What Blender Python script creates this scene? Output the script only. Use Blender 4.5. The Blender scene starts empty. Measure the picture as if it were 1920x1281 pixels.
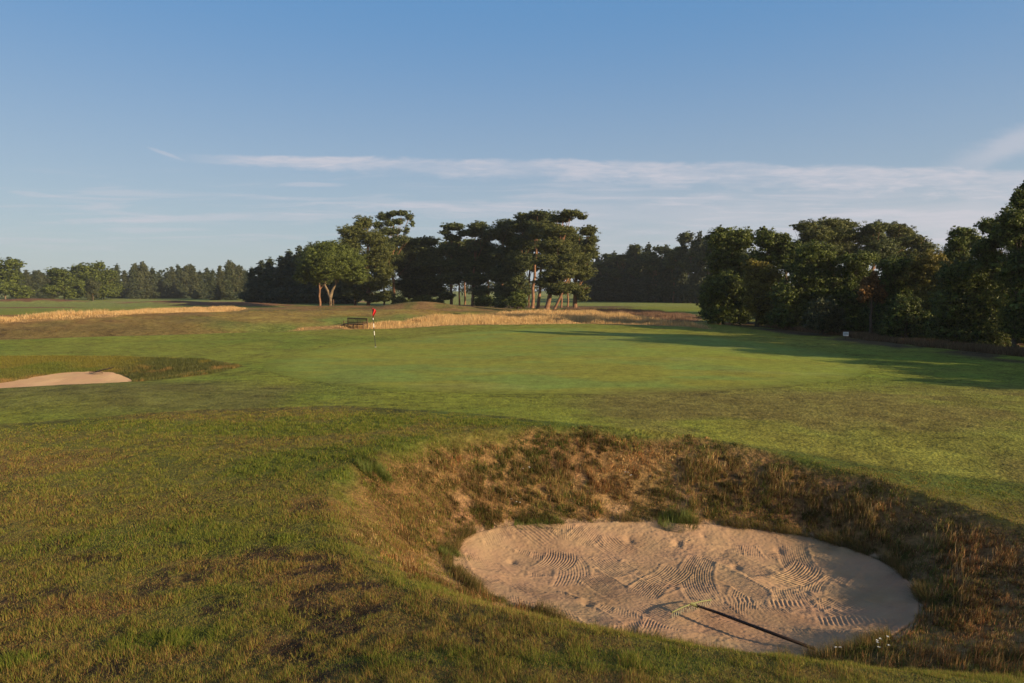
import bpy, math, random
import numpy as np
from mathutils import Vector
C = bpy.context.scene
COL = C.collection
rs = np.random.RandomState
R = math.radians

# ------------------------------------------------------------------ camera
CAM_Z, FPX, PITCH = 3.06, 1280.0, R(4.27)
cam = bpy.data.objects.new('camera', bpy.data.cameras.new('camera')); COL.objects.link(cam)
cam.data.sensor_width = 36; cam.data.lens = 24; cam.data.clip_start = 0.1; cam.data.clip_end = 6000
cam.location = (0, 0, CAM_Z); cam.rotation_euler = (math.pi/2 - PITCH, 0, 0)
C.camera = cam

# ------------------------------------------------------------------ light
SUN_EL, SUN_BACK = R(15.5), R(28)          # elevation; how far behind the camera's right the sun stands
to_sun = Vector((math.cos(SUN_BACK)*math.cos(SUN_EL), -math.sin(SUN_BACK)*math.cos(SUN_EL), math.sin(SUN_EL)))
sl = bpy.data.lights.new('sun', 'SUN'); sl.energy = 5.0; sl.angle = R(0.6); sl.color = (1.0, 0.77, 0.47)
so = bpy.data.objects.new('sun', sl); COL.objects.link(so)
so.rotation_euler = to_sun.to_track_quat('Z', 'Y').to_euler()
C.view_settings.view_transform = 'Standard'; C.view_settings.look = 'None'
C.view_settings.exposure = 0.75; C.view_settings.gamma = 1.0

def nodes_world():
    w = bpy.data.worlds.new('World'); C.world = w; w.use_nodes = True
    nt = w.node_tree; N = nt.nodes; L = nt.links; N.clear()
    def M(op, a, b=None, c=None, clamp=False):
        n = N.new('ShaderNodeMath'); n.operation = op; n.use_clamp = clamp
        for i, v in enumerate((a, b, c)):
            if v is None: continue
            if isinstance(v, (int, float)): n.inputs[i].default_value = v
            else: L.new(v, n.inputs[i])
        return n.outputs[0]
    def smooth(v, a, b):
        n = N.new('ShaderNodeMapRange'); n.interpolation_type = 'SMOOTHSTEP'
        L.new(v, n.inputs[0]); n.inputs[1].default_value = a; n.inputs[2].default_value = b
        return n.outputs[0]
    def mixc(f, a, b):
        n = N.new('ShaderNodeMix'); n.data_type = 'RGBA'
        if isinstance(f, (int, float)): n.inputs[0].default_value = f
        else: L.new(f, n.inputs[0])
        for i, v in ((6, a), (7, b)):
            if isinstance(v, tuple): n.inputs[i].default_value = (*v, 1)
            else: L.new(v, n.inputs[i])
        return n.outputs[2]
    sky = N.new('ShaderNodeTexSky'); sky.sky_type = 'NISHITA'; sky.sun_disc = False
    sky.sun_elevation = SUN_EL; sky.sun_rotation = math.atan2(to_sun.x, to_sun.y)
    sky.air_density = 1.0; sky.dust_density = 0.6; sky.ozone_density = 2.0; sky.altitude = 60
    tc = N.new('ShaderNodeTexCoord'); sp = N.new('ShaderNodeSeparateXYZ'); L.new(tc.outputs['Generated'], sp.inputs[0])
    X, Y, Z = sp.outputs
    yy = M('MAXIMUM', Y, 0.02)
    u = M('DIVIDE', X, yy); v = M('DIVIDE', Z, yy)
    front = smooth(Y, 0.15, 0.4)
    def noise(su, sv, off, det=7, rough=0.55, dist=0.0):
        cb = N.new('ShaderNodeCombineXYZ')
        L.new(M('MULTIPLY', u, su), cb.inputs[0]); L.new(M('MULTIPLY', v, sv), cb.inputs[1]); cb.inputs[2].default_value = off
        n = N.new('ShaderNodeTexNoise'); L.new(cb.outputs[0], n.inputs['Vector'])
        n.inputs['Scale'].default_value = 1; n.inputs['Detail'].default_value = det; n.inputs['Roughness'].default_value = rough
        n.inputs['Distortion'].default_value = dist
        return n.outputs[0]
    n1 = noise(5, 34, 1.3, dist=.6); n2 = noise(16, 60, 7.7, det=8, rough=.62, dist=.4); n3 = noise(2.2, 16, 4.1); n4 = noise(6, 95, 2.2, dist=.5); n5 = noise(24, 150, 5.2, det=8, rough=.65, dist=.6)
    # long bank of thin cirrus: a line sloping down to the right and widening
    t = M('ADD', u, 0.44)
    centre = M('SUBTRACT', 0.1925, M('MULTIPLY', t, 0.030))
    centre = M('ADD', centre, M('MULTIPLY', M('SUBTRACT', n3, 0.5), 0.012))
    wid = M('MULTIPLY_ADD', M('MAXIMUM', t, 0.0), 0.0145, 0.0062)
    dv = M('SUBTRACT', v, centre)
    # top edge crisp, lower edge diffuse
    up = M('DIVIDE', M('MAXIMUM', dv, 0.0), M('MULTIPLY', wid, 0.75)); dn = M('DIVIDE', M('MAXIMUM', M('MULTIPLY', dv, -1.0), 0.0), M('MULTIPLY', wid, 1.45))
    q = M('ADD', M('ADD', M('POWER', up, 2.0), M('POWER', dn, 1.6)), M('MULTIPLY', M('SUBTRACT', n2, 0.5), 3.4))
    band = M('SUBTRACT', 1.0, smooth(q, -0.1, 1.5))
    band = M('MULTIPLY', band, smooth(u, -0.52, -0.36))
    band = M('MULTIPLY', band, M('MULTIPLY_ADD', smooth(n1, 0.28, 0.62), 0.65, 0.35))
    # sweep rising to the right
    c2 = M('ADD', 0.16, M('MULTIPLY', M('SUBTRACT', u, 0.60), 0.42))
    d2 = M('DIVIDE', M('ABSOLUTE', M('SUBTRACT', v, c2)), 0.022)
    s2 = M('MULTIPLY', M('SUBTRACT', 1.0, smooth(M('ADD', d2, M('MULTIPLY', M('SUBTRACT', n2, .5), 1.6)), 0.0, 1.5)), smooth(u, 0.57, 0.72))
    # broad thin veil low in the sky, stronger to the right
    veil = M('MULTIPLY', M('SUBTRACT', 1.0, smooth(v, 0.08, 0.185)), smooth(u, -0.30, 0.62))
    veil = M('MULTIPLY', veil, M('MULTIPLY_ADD', smooth(n1, 0.3, 0.7), 0.6, 0.3))
    # faint low streaks
    st = M('MULTIPLY', smooth(n4, 0.47, 0.70), M('MULTIPLY', smooth(v, 0.03, 0.09), M('SUBTRACT', 1.0, smooth(v, 0.12, 0.19))))
    band = M('MULTIPLY', band, M('MULTIPLY_ADD', smooth(n5, 0.32, 0.62), 0.45, 0.60), clamp=True)
    def wisp(u0, v0, lu, lv, slope):   # short separate wisps
        a = M('DIVIDE', M('SUBTRACT', u, u0), lu); b = M('DIVIDE', M('SUBTRACT', M('SUBTRACT', v, v0), M('MULTIPLY', M('SUBTRACT', u, u0), slope)), lv)
        qq = M('ADD', M('ADD', M('POWER', M('ABSOLUTE', a), 2.0), M('POWER', M('ABSOLUTE', b), 2.0)), M('MULTIPLY', M('SUBTRACT', n5, 0.5), 2.4))
        return M('SUBTRACT', 1.0, smooth(qq, 0.0, 1.3))
    ws = None
    for pxx, pyy, lu, lv, sl_, k in ((320,293,.030,.003,-.35,.35),(590,350,.05,.004,.0,.35),(72,367,.04,.004,-.1,.3),(330,412,.20,.006,.03,.42),(560,408,.15,.006,.02,.3),(950,392,.30,.010,.0,.35),(1280,380,.10,.010,.12,.4),(1090,350,.10,.005,.0,.25),(1150,405,.35,.010,.0,.35)):
        ww = M('MULTIPLY', wisp((pxx-960)/FPX, (545-pyy)/FPX, lu, lv, sl_), k); ws = ww if ws is None else M('MAXIMUM', ws, ww)
    cl = M('ADD', M('MULTIPLY', band, 0.78), M('MULTIPLY', s2, 0.50)); cl = M('MAXIMUM', cl, ws)
    cl = M('MAXIMUM', cl, M('MULTIPLY', veil, 0.95)); cl = M('ADD', cl, M('MULTIPLY', st, 0.42))
    cl = M('MULTIPLY', M('MINIMUM', cl, 0.85), front)
    col = mixc(0.42, sky.outputs[0], (1.0, 1.0, 1.0))
    # tint of the photographed sky: deeper blue overhead, pale grey-blue near the ground
    tint = mixc(smooth(Z, 0.0, 0.42), (3.35, 3.95, 4.45), (0.95, 2.45, 4.75))
    col = mixc(0.80, sky.outputs[0], tint)
    zen = smooth(Z, 0.46, 0.95); col = mixc(zen, col, (0.42, 0.95, 1.75))
    dt = N.new('ShaderNodeVectorMath'); dt.operation = 'DOT_PRODUCT'; L.new(tc.outputs['Generated'], dt.inputs[0]); dt.inputs[1].default_value = tuple(to_sun)
    col = mixc(M('MULTIPLY', smooth(dt.outputs['Value'], 0.25, 1.0), 0.75), col, (4.4, 3.6, 2.6))
    low = M('MULTIPLY', smooth(M('MULTIPLY', Y, -1.0), 0.1, 0.8), M('SUBTRACT', 1.0, smooth(Z, 0.1, 0.5))); col = mixc(M('MULTIPLY', low, 0.6), col, (1.6, 1.5, 1.5))
    fin = mixc(cl, col, (4.9, 4.8, 5.3))
    bg = N.new('ShaderNodeBackground'); bg.inputs[1].default_value = 0.075; L.new(fin, bg.inputs[0])
    out = N.new('ShaderNodeOutputWorld'); L.new(bg.outputs[0], out.inputs[0])
nodes_world()

# ------------------------------------------------------------------ maths helpers
_T = rs(5).rand(256, 256)
def vnoise(x, y):
    xi = np.floor(x).astype(int); yi = np.floor(y).astype(int); fx = x-xi; fy = y-yi
    fx = fx*fx*(3-2*fx); fy = fy*fy*(3-2*fy)
    a = _T[xi & 255, yi & 255]; b = _T[(xi+1) & 255, yi & 255]; c = _T[xi & 255, (yi+1) & 255]; d = _T[(xi+1) & 255, (yi+1) & 255]
    return (a*(1-fx)+b*fx)*(1-fy) + (c*(1-fx)+d*fx)*fy
def fbm(x, y, s, o=4, seed=0, rough=.5):
    t = 0; a = 1; n = 0
    for i in range(o):
        t = t + a*vnoise(x/s+17.3*seed+31*i, y/s+9.1*seed+57*i); n += a; a *= rough; s *= .5
    return t/n
def S(v, a, b):
    t = np.clip((v-a)/(b-a), 0, 1); return t*t*(3-2*t)
def ray(px, py):
    u = (px-960)/FPX; v = -(py-640.5)/FPX
    c, s = math.cos(PITCH), math.sin(PITCH)
    return u, c+v*s, v*c-s                      # direction x, y, z
def at(px, py, z=0.0):
    x, y, w = ray(px, py); t = (z-CAM_Z)/w; return (x*t, y*t)
def polyd(x, y, P):
    """signed distance to a polygon, negative inside"""
    P = np.array(P); Q = np.roll(P, -1, 0); best = np.full(x.shape, 1e18); ins = np.zeros(x.shape, bool)
    for (ax, ay), (bx, by) in zip(P, Q):
        ex, ey = bx-ax, by-ay; wx, wy = x-ax, y-ay
        t = np.clip((wx*ex+wy*ey)/(ex*ex+ey*ey+1e-12), 0, 1)
        best = np.minimum(best, (wx-ex*t)**2+(wy-ey*t)**2)
        if ay != by:
            c = ((ay > y) != (by > y)) & (x < ex*(y-ay)/(by-ay)+ax); ins ^= c
    d = np.sqrt(best); return np.where(ins, -d, d)
def smooth_poly(P, k=3):
    P = np.array(P, float)
    for _ in range(k):
        Q = np.roll(P, -1, 0); P = np.stack([P*.75+Q*.25, P*.25+Q*.75], 1).reshape(-1, 2)
    return P

# ------------------------------------------------------------------ the lie of the land
SAND_Z = -1.12
SAND1 = smooth_poly([at(a, b, SAND_Z) for a, b in [(843,1064),(866,1022),(940,1004),(1060,998),(1200,998),(1350,1004),(1480,1016),(1590,1042),(1675,1075),(1715,1120),(1722,1165),(1690,1204),(1615,1230),(1500,1252),(1350,1250),(1220,1218),(1100,1190),(980,1150),(900,1120),(858,1092)]], 2)
SAND1 = SAND1+.16*np.stack([fbm(SAND1[:, 0], SAND1[:, 1], .55, 3, 71)-.5, fbm(SAND1[:, 0], SAND1[:, 1], .55, 3, 72)-.5], 1)
RIM1 = smooth_poly([(-3.0,10.4),(-2.15,12.0),(-.95,13.3),(1.3,14.1),(3.3,13.9),(5.0,12.9),(6.3,11.5),(7.3,9.9),(8.2,7.8),(8.2,5.6),(6.5,4.6),(4.0,4.9),(1.6,5.3),(-.4,6.2),(-1.9,7.6)], 2)
SAND2 = smooth_poly([(-24,23.6),(-21.6,25.2),(-19.9,26.6),(-19.4,27.6),(-18.7,28.4),(-17.6,28.8),(-16.3,28.2),(-14.9,26.8),(-14.5,25),(-15.6,22.9),(-19,22.2),(-24,21.8)], 1)
RIM2 = smooth_poly([(-27,32.3),(-22,32.4),(-18,32.3),(-14.5,31.2),(-12.2,29.4),(-10.9,27.4),(-11.4,25.2),(-12.6,22.6),(-14.2,20.6),(-17,19.2),(-27,18.4)], 2)
def bowl(x, y, z, sand, rim, floor, pw):
    m = (x > rim[:, 0].min()-.1) & (x < rim[:, 0].max()+.1) & (y > rim[:, 1].min()-.1) & (y < rim[:, 1].max()+.1)
    if not m.any(): return z, None
    xs, ys = x[m], y[m]
    dr = np.maximum(-polyd(xs, ys, rim), 0); sd = polyd(xs, ys, sand); ds = np.maximum(sd, 0)
    s = ds/(ds+dr+1e-6); t = np.where(dr <= 0, 1.0, s)
    t = 1-(1-t)**pw; q = .10+.60*(1-S(ys+.55*xs, 8.4, 10.6)); t = t*(1-q)+q*(t*t*(3-2*t))
    fl = floor(xs, ys)-.08*S(-sd, 0, .12)
    z = z.copy(); z[m] = fl*(1-t)+z[m]*t
    return z, None
def floor1(x, y): return SAND_Z - .03 + .13*S(polyd(x, y, SAND1), -1.1, .05)**1.5 + .10*S(y, 10.2, 12.2) - .03*S(y, 8.5, 6.5)
def floor2(x, y): return -.62 + .30*S(y, 25.5, 29.5) - .1*S(y, 24, 21)
def H(x, y):
    x = np.asarray(x, float); y = np.asarray(y, float); sh = x.shape; x = x.ravel(); y = y.ravel()
    r = np.hypot(x, y)
    z = 1.15*np.exp(-(r/3.7)**2)
    z -= .34*S(x, 3.0, 9)*S(-y, -18, -8)*S(y, -4, 6)
    z += .29*np.exp(-((x-.2)/3.8)**2-((y-14.0)/2.9)**2)+.19*np.exp(-((x+2.6)/1.8)**2-((y-12.0)/1.8)**2)            # crest behind the bunker
    z += .16*(fbm(x, y, 11, 3, 2)-.5)*S(r, 6, 14)
    z -= .05*np.clip(.2-x, 0, 6)*S(-y, -10, -5)*S(y, -8, 2)
    z += .05*(fbm(x, y, 1.6, 3, 4)-.5)*(1-S(y, 14, 17))
    z += .20*np.exp(-((y-20.2+.35*(x+15))/2.6)**2)*S(-x, 7, 13)     # lip in front of the far-left bunker
    # swale and bank on the left
    ye = 42.0 + (x+31)*.62; f = S(-x, 3, 12)*(y > 30)
    z += f*(-.75*np.exp(-((y-ye-7)/4.6)**2) + .95*np.exp(-((y-ye-24)/10.5)**2) + .12*np.exp(-((y-ye+1.5)/2.5)**2))
    z += f*(y < 90)*.16*(fbm(x, y, 2.4, 4, 8, .6)-.5)*S(y-ye, 1, 4)
    z += .22*np.exp(-((y-56)/7)**2)*S(x, -9, -3)*(1-S(x, 16, 24))      # bank carrying the gold grass
    for cx, cy, h, sx, sy in ((-13.5,101,1.35,6.5,5),(-28,108,.75,13,7),(-41,100,.5,9,6),(-6,108,.55,6,6),(-36,84,.5,8,6),
                              (-22,92,.35,7,5),(-75,150,1.0,12,6),(-120,170,1.2,16,8),(-52,128,.9,12,5),(-66,140,.8,8,5)):
        z += h*np.exp(-((x-cx)/sx)**2-((y-cy)/sy)**2)
    z += .5*(fbm(x, y, 45, 3, 6)-.5)*S(r, 60, 110)
    z -= .5*S(r, 150, 300)*(x < -20)*S(-x, 20, 60)
    z, _ = bowl(x, y, z, SAND1, RIM1, floor1, .92)
    z, _ = bowl(x, y, z, SAND2, RIM2, floor2, 1.0)
    return z.reshape(sh)
def h1(x, y): return float(H(np.array([x]), np.array([y]))[0])
_ts = np.concatenate([np.linspace(3, 30, 500), np.linspace(30, 130, 700), np.linspace(131, 420, 500)])
def hit(px, py):
    dx, dy, dz = ray(px, py); g = math.hypot(dx, dy); t = _ts/g
    d = CAM_Z+dz*t-H(dx*t, dy*t); k = np.argmax(d < 0) if (d < 0).any() else len(t)-1
    if k == 0: k = 1
    a = d[k-1]/(d[k-1]-d[k]+1e-9) if (d < 0).any() else 1
    tt = t[k-1]+(t[k]-t[k-1])*a; return (dx*tt, dy*tt)
def hits(L): return [hit(a, b) for a, b in L]

# ------------------------------------------------------------------ object helpers
def mesh_np(name, V, F, mats, parent=None, smooth=True, attrs=None, matidx=None):
    V = np.asarray(V, np.float32); F = np.asarray(F, np.int32); n = F.shape[1]
    me = bpy.data.meshes.new(name); me.vertices.add(len(V)); me.vertices.foreach_set('co', V.ravel())
    me.loops.add(F.size); me.loops.foreach_set('vertex_index', F.ravel())
    me.polygons.add(len(F)); me.polygons.foreach_set('loop_start', np.arange(0, F.size, n, dtype=np.int32))
    try: me.polygons.foreach_set('loop_total', np.full(len(F), n, np.int32))
    except Exception: pass
    me.polygons.foreach_set('use_smooth', np.full(len(F), smooth))
    for m in (mats if isinstance(mats, (list, tuple)) else [mats]): me.materials.append(m)
    if matidx is not None: me.polygons.foreach_set('material_index', np.asarray(matidx, np.int32))
    for k, A in (attrs or {}).items():
        A = np.asarray(A, np.float32)
        if A.ndim == 1: a = me.attributes.new(k, 'FLOAT', 'POINT'); a.data.foreach_set('value', A)
        else:
            a = me.attributes.new(k, 'FLOAT_COLOR', 'POINT')
            a.data.foreach_set('color', np.concatenate([A, np.ones((len(A), 1), np.float32)], 1).ravel())
    me.update(); me.validate(verbose=False) if False else None
    o = bpy.data.objects.new(name, me); COL.objects.link(o)
    if parent: o.parent = parent
    return o
def tag(o, label=None, cat=None, group=None, kind=None):
    if label: o['label'] = label
    if cat: o['category'] = cat
    if group: o['group'] = group
    if kind: o['kind'] = kind
    return o
def empty(name, loc, rz=0, label=None, cat=None, group=None):
    o = bpy.data.objects.new(name, None); COL.objects.link(o); o.location = loc; o.rotation_euler = (0, 0, rz)
    o.empty_display_size = .2
    return tag(o, label, cat, group)
def tubes(paths, sides=8):
    """paths: list of (points Nx3, radii N) -> V, quad faces"""
    V = []; F = []; base = 0
    for P, rad in paths:
        P = np.array(P, float); n = len(P); T = np.gradient(P, axis=0); T /= np.linalg.norm(T, axis=1)[:, None]+1e-9
        ref = np.array([1., .13, 0]) if abs(T[:, 2]).mean() > .5 else np.array([0, .1, 1.])
        A = np.cross(T, ref); A /= np.linalg.norm(A, axis=1)[:, None]+1e-9; B = np.cross(T, A)
        ang = np.arange(sides)/sides*2*math.pi
        ring = P[:, None]+np.array(rad)[:, None, None]*(np.cos(ang)[None, :, None]*A[:, None]+np.sin(ang)[None, :, None]*B[:, None])
        V.append(ring.reshape(-1, 3))
        for i in range(n-1):
            for j in range(sides):
                k = (j+1) % sides; F.append((base+i*sides+j, base+i*sides+k, base+(i+1)*sides+k, base+(i+1)*sides+j))
        # caps
        for e in (0, n-1):
            for j in range(0, sides-2, 2): F.append((base+e*sides, base+e*sides+j+1, base+e*sides+j+2, base+e*sides+(j+3) % sides) if j+3 <= sides else (base+e*sides,)*4)
        base += n*sides
    return np.concatenate(V), np.array(F)
class MB:
    def __init__(s): s.V = []; s.F = []
    def box(s, c, d, rot=None):
        c = Vector(c); b = len(s.V)
        for x in (-.5, .5):
            for y in (-.5, .5):
                for z in (-.5, .5):
                    p = Vector((x*d[0], y*d[1], z*d[2]))
                    if rot is not None: p = rot @ p
                    s.V.append(tuple(p+c))
        for f in ((0,1,3,2),(4,6,7,5),(0,4,5,1),(2,3,7,6),(0,2,6,4),(1,5,7,3)): s.F.append(tuple(b+i for i in f))
        return s
    def build(s, name, mat, parent=None, bevel=0):
        me = bpy.data.meshes.new(name); me.from_pydata(s.V, [], s.F); mat and me.materials.append(mat)
        o = bpy.data.objects.new(name, me); COL.objects.link(o)
        if parent: o.parent = parent
        if bevel: m = o.modifiers.new('bevel', 'BEVEL'); m.width = bevel; m.segments = 2
        return o

# ------------------------------------------------------------------ materials
def mat(name, rough=.8, spec=.3):
    m = bpy.data.materials.new(name); m.use_nodes = True; nt = m.node_tree; b = nt.nodes['Principled BSDF']
    b.inputs['Roughness'].default_value = rough; b.inputs['Specular IOR Level'].default_value = spec
    return m, nt, b
def solid(name, col, rough=.7, var=.25, scale=12, spec=.3, bump=0):
    m, nt, b = mat(name, rough, spec); N, L = nt.nodes, nt.links
    tc = N.new('ShaderNodeTexCoord'); n = N.new('ShaderNodeTexNoise'); n.inputs['Scale'].default_value = scale; n.inputs['Detail'].default_value = 5
    L.new(tc.outputs['Object'], n.inputs['Vector'])
    r = N.new('ShaderNodeValToRGB'); L.new(n.outputs[0], r.inputs[0])
    r.color_ramp.elements[0].color = (*[c*(1-var) for c in col], 1); r.color_ramp.elements[1].color = (*[min(1, c*(1+var)) for c in col], 1)
    r.color_ramp.elements[0].position = .3; r.color_ramp.elements[1].position = .7
    L.new(r.outputs[0], b.inputs['Base Color'])
    if bump:
        bp = N.new('ShaderNodeBump'); bp.inputs['Strength'].default_value = bump; bp.inputs['Distance'].default_value = .02
        L.new(n.outputs[0], bp.inputs['Height']); L.new(bp.outputs[0], b.inputs['Normal'])
    return m
def foliage(name, dark, light, trans=.3, rough=.55, spec=.25):
    m, nt, b = mat(name, rough, spec); N, L = nt.nodes, nt.links
    a = N.new('ShaderNodeAttribute'); a.attribute_name = 'tint'
    r = N.new('ShaderNodeValToRGB'); L.new(a.outputs['Fac'], r.inputs[0])
    r.color_ramp.elements[0].color = (*dark, 1); r.color_ramp.elements[1].color = (*light, 1)
    L.new(r.outputs[0], b.inputs['Base Color'])
    t = N.new('ShaderNodeBsdfTranslucent'); L.new(r.outputs[0], t.inputs[0])
    mx = N.new('ShaderNodeMixShader'); mx.inputs[0].default_value = trans
    L.new(b.outputs[0], mx.inputs[1]); L.new(t.outputs[0], mx.inputs[2])
    L.new(mx.outputs[0], N['Material Output'].inputs[0])
    return m
def bladecol(name, trans=.3):
    m, nt, b = mat(name, .6, .2); N, L = nt.nodes, nt.links
    a = N.new('ShaderNodeAttribute'); a.attribute_name = 'col'; L.new(a.outputs['Color'], b.inputs['Base Color'])
    t = N.new('ShaderNodeBsdfTranslucent'); L.new(a.outputs['Color'], t.inputs[0])
    mx = N.new('ShaderNodeMixShader'); mx.inputs[0].default_value = trans
    L.new(b.outputs[0], mx.inputs[1]); L.new(t.outputs[0], mx.inputs[2]); L.new(mx.outputs[0], N['Material Output'].inputs[0])
    return m
def ground_mat(name, s1, s2, amp, bump, bdist):
    m, nt, b = mat(name, .9, .12); N, L = nt.nodes, nt.links
    a = N.new('ShaderNodeAttribute'); a.attribute_name = 'col'
    tc = N.new('ShaderNodeTexCoord')
    def nz(s, d=4, off=0):
        mp = N.new('ShaderNodeMapping'); L.new(tc.outputs['Object'], mp.inputs[0]); mp.inputs['Location'].default_value = (off, off, 0)
        n = N.new('ShaderNodeTexNoise'); n.inputs['Scale'].default_value = s; n.inputs['Detail'].default_value = d; n.inputs['Roughness'].default_value = .6
        L.new(mp.outputs[0], n.inputs['Vector']); return n.outputs[0]
    na, nb, nc = nz(s1), nz(s2, 3, 5), nz(s1*.22, 3, 9)
    def mm(op, x, y):
        n = N.new('ShaderNodeMath'); n.operation = op
        for i, v in enumerate((x, y)):
            if isinstance(v, (int, float)): n.inputs[i].default_value = v
            else: L.new(v, n.inputs[i])
        return n.outputs[0]
    f = mm('ADD', mm('ADD', mm('MULTIPLY', mm('SUBTRACT', na, .5), amp*2.2), mm('MULTIPLY', mm('SUBTRACT', nb, .5), amp*2.6)), mm('MULTIPLY', mm('SUBTRACT', nc, .5), amp*1.4))
    f = mm('MAXIMUM', mm('ADD', f, 1.0), .15)
    v = N.new('ShaderNodeVectorMath'); v.operation = 'SCALE'; L.new(a.outputs['Color'], v.inputs[0]); L.new(f, v.inputs['Scale'])
    hs = N.new('ShaderNodeHueSaturation'); L.new(v.outputs[0], hs.inputs['Color'])
    L.new(mm('ADD', mm('MULTIPLY', mm('SUBTRACT', nc, .5), .05), .5), hs.inputs['Hue'])
    L.new(hs.outputs[0], b.inputs['Base Color'])
    bp = N.new('ShaderNodeBump'); bp.inputs['Strength'].default_value = bump; bp.inputs['Distance'].default_value = bdist
    L.new(mm('ADD', nb, mm('MULTIPLY', na, 1.0)), bp.inputs['Height']); L.new(bp.outputs[0], b.inputs['Normal'])
    return m
M_GROUND = ground_mat('turf', 2.6, 13, .85, .7, .06)
M_GREEN = ground_mat('putting_turf', 2.2, 14, .50, .45, .03)
M_SAND = ground_mat('sand', 6, 90, .07, .35, .006)
M_BLADE = bladecol('grass_blade', .35)
M_OAK = foliage('oak_leaf', (.036, .052, .013), (.185, .230, .050))
M_BUSH = foliage('bush_leaf', (.028, .042, .010), (.165, .205, .042))
M_YBUSH = foliage('yellowing_leaf', (.06, .055, .012), (.27, .23, .045))
M_RUST = foliage('rusty_leaf', (.07, .04, .014), (.30, .16, .05))
M_PINE = foliage('pine_needle', (.022, .034, .013), (.140, .168, .050), .22)
M_LPINE = foliage('pine_needle_bright', (.034, .046, .014), (.175, .190, .048), .28)
M_FIR = foliage('conifer_needle', (.018, .028, .016), (.090, .112, .048), .15)
M_OLIVE = foliage('olive_needle', (.026, .034, .016), (.115, .128, .054), .2)
M_BARKO = solid('oak_bark', (.155, .115, .075), .9, .35, 3, bump=.6)
M_BARKP = solid('pine_bark', (.20, .105, .062), .9, .4, 2.5, bump=.6)
M_BARKD = solid('dark_bark', (.10, .07, .05), .9, .35, 3, bump=.5)
M_WOOD = solid('weathered_wood', (.085, .05, .032), .75, .3, 9, bump=.2)
M_RED = solid('red_flag_cloth', (.55, .02, .025), .7, .1, 20)
M_WHITE = solid('white_paint', (.78, .77, .74), .45, .05, 30)
M_BLACK = solid('black_paint', (.02, .02, .022), .45, .2, 30)
M_TINE = solid('lime_plastic', (.17, .18, .07), .5, .12, 40)
M_TOOTH = solid('pale_plastic', (.42, .43, .32), .5, .1, 40)
M_HANDLE = solid('dark_handle', (.030, .018, .014), .5, .25, 14)
M_PETAL = solid('white_petal', (.75, .74, .70), .6, .08, 40)
M_GREYDK = solid('dark_lettering', (.05, .06, .10), .6, .2, 40)

# ------------------------------------------------------------------ ground colour zones (true surface colours)
c_ = lambda *a: np.array(a, float)
FAIR, DEEP, OLIVE = c_(.190, .208, .028), c_(.135, .178, .022), c_(.215, .200, .034)
BROWN, GOLD, THATCH, HEATH, PUTT = c_(.150, .090, .040), c_(.33, .205, .085), c_(.075, .050, .022), c_(.085, .048, .026), c_(.225, .255, .036)
NEAR = [(-60, 34)] + hits([(-120,806),(0,797),(200,780),(400,767),(640,761),(830,771),(1000,789),(1250,813),(1500,849),(1700,881),(1900,903)]) + [(14, 9.5), (24, -2), (20, -30), (-60, -30)]
GREENP = smooth_poly(hits([(478,684),(540,664),(680,643),(800,629),(940,617),(1080,613),(1200,618),(1330,630),(1460,645),(1590,664),(1648,688),(1610,712),(1450,730),(1200,741),(900,741),(660,728),(520,706)]), 2)
GOLD_R = hits([(545,621),(640,617),(800,613),(960,609),(1100,607),(1290,613),(1330,617),(1290,606),(1180,592),(1100,586),(1000,584),(900,592),(760,601),(640,609),(560,615)])
GOLD_L = hits([(-300,625),(-60,612),(60,604),(200,595),(330,586),(455,579),(455,577),(330,580),(200,586),(60,592),(-100,596),(-300,600)])
DUSK_R = hits([(1010,584),(1100,587),(1180,592),(1280,604),(1320,603),(1305,590),(1200,583),(1080,581)])
HEATHS = [(-75,150,11,5),(-120,170,15,7),(-52,127,13,4.5),(-66,140,8,4),(-84,118,9,4)]
FACE2 = hits([(0,668),(120,667),(230,668),(380,673),(455,687),(400,700),(250,716),(200,702),(120,703),(0,722)])
def blobs(x, y, L, seed, sc=.9, am=1.6):
    m = np.zeros_like(x); n = fbm(x, y, sc, 5, seed, .6)
    for (cx, cy, rx, ry, v) in L:
        d = np.sqrt(((x-cx)/rx)**2+((y-cy)/ry)**2)+(n-.5)*am; m = np.maximum(m, v*(1-S(d, .45, 1.15)))
    return m
def B(px, py, rx, ry, v=1):
    a = hit(px, py); return (a[0], a[1], rx, ry, v)
DRY = [B(60,870,2.0,1.7,.75), B(30,960,1.2,1.2,.6), B(640,960,.9,.7,.8), B(760,1000,.8,.9,.8), B(480,1060,1.3,.35,.85), B(600,1120,1.0,.45,.9), B(900,1170,.9,.3,.75),
       B(180,1140,1.3,.4,.95), B(330,1230,.35,.25,.85), B(80,1235,.8,.35,.9), B(500,1210,.25,.3,.9), B(560,1080,.8,.35,1), B(350,1090,1.2,.25,.7), B(470,930,1.2,.6,.35), B(330,820,3,1,.3),
       B(1650,900,1.5,1.2,.5), B(1000,1250,1.4,.25,.4), B(730,940,.7,.9,.95), B(800,1040,.6,.6,.85), B(700,1020,.7,.6,.6), B(860,1130,.6,.35,.7), B(1800,1240,1.2,.5,.9), B(1560,1262,.9,.25,.7)]
SOIL = [B(560,1075,.42,.16,1), B(640,1100,.35,.12,1), B(700,1140,.5,.12,1), B(630,1170,.25,.10,.9), B(400,1120,.3,.06,.5), B(580,950,.30,.22,.7), B(330,1025,.3,.10,.7), B(60,1140,.5,.05,.8), B(470,1225,.12,.08,.9),
        B(250,1120,.5,.05,.6), B(80,1130,.9,.05,.6), B(520,1050,.5,.08,.9)]
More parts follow.
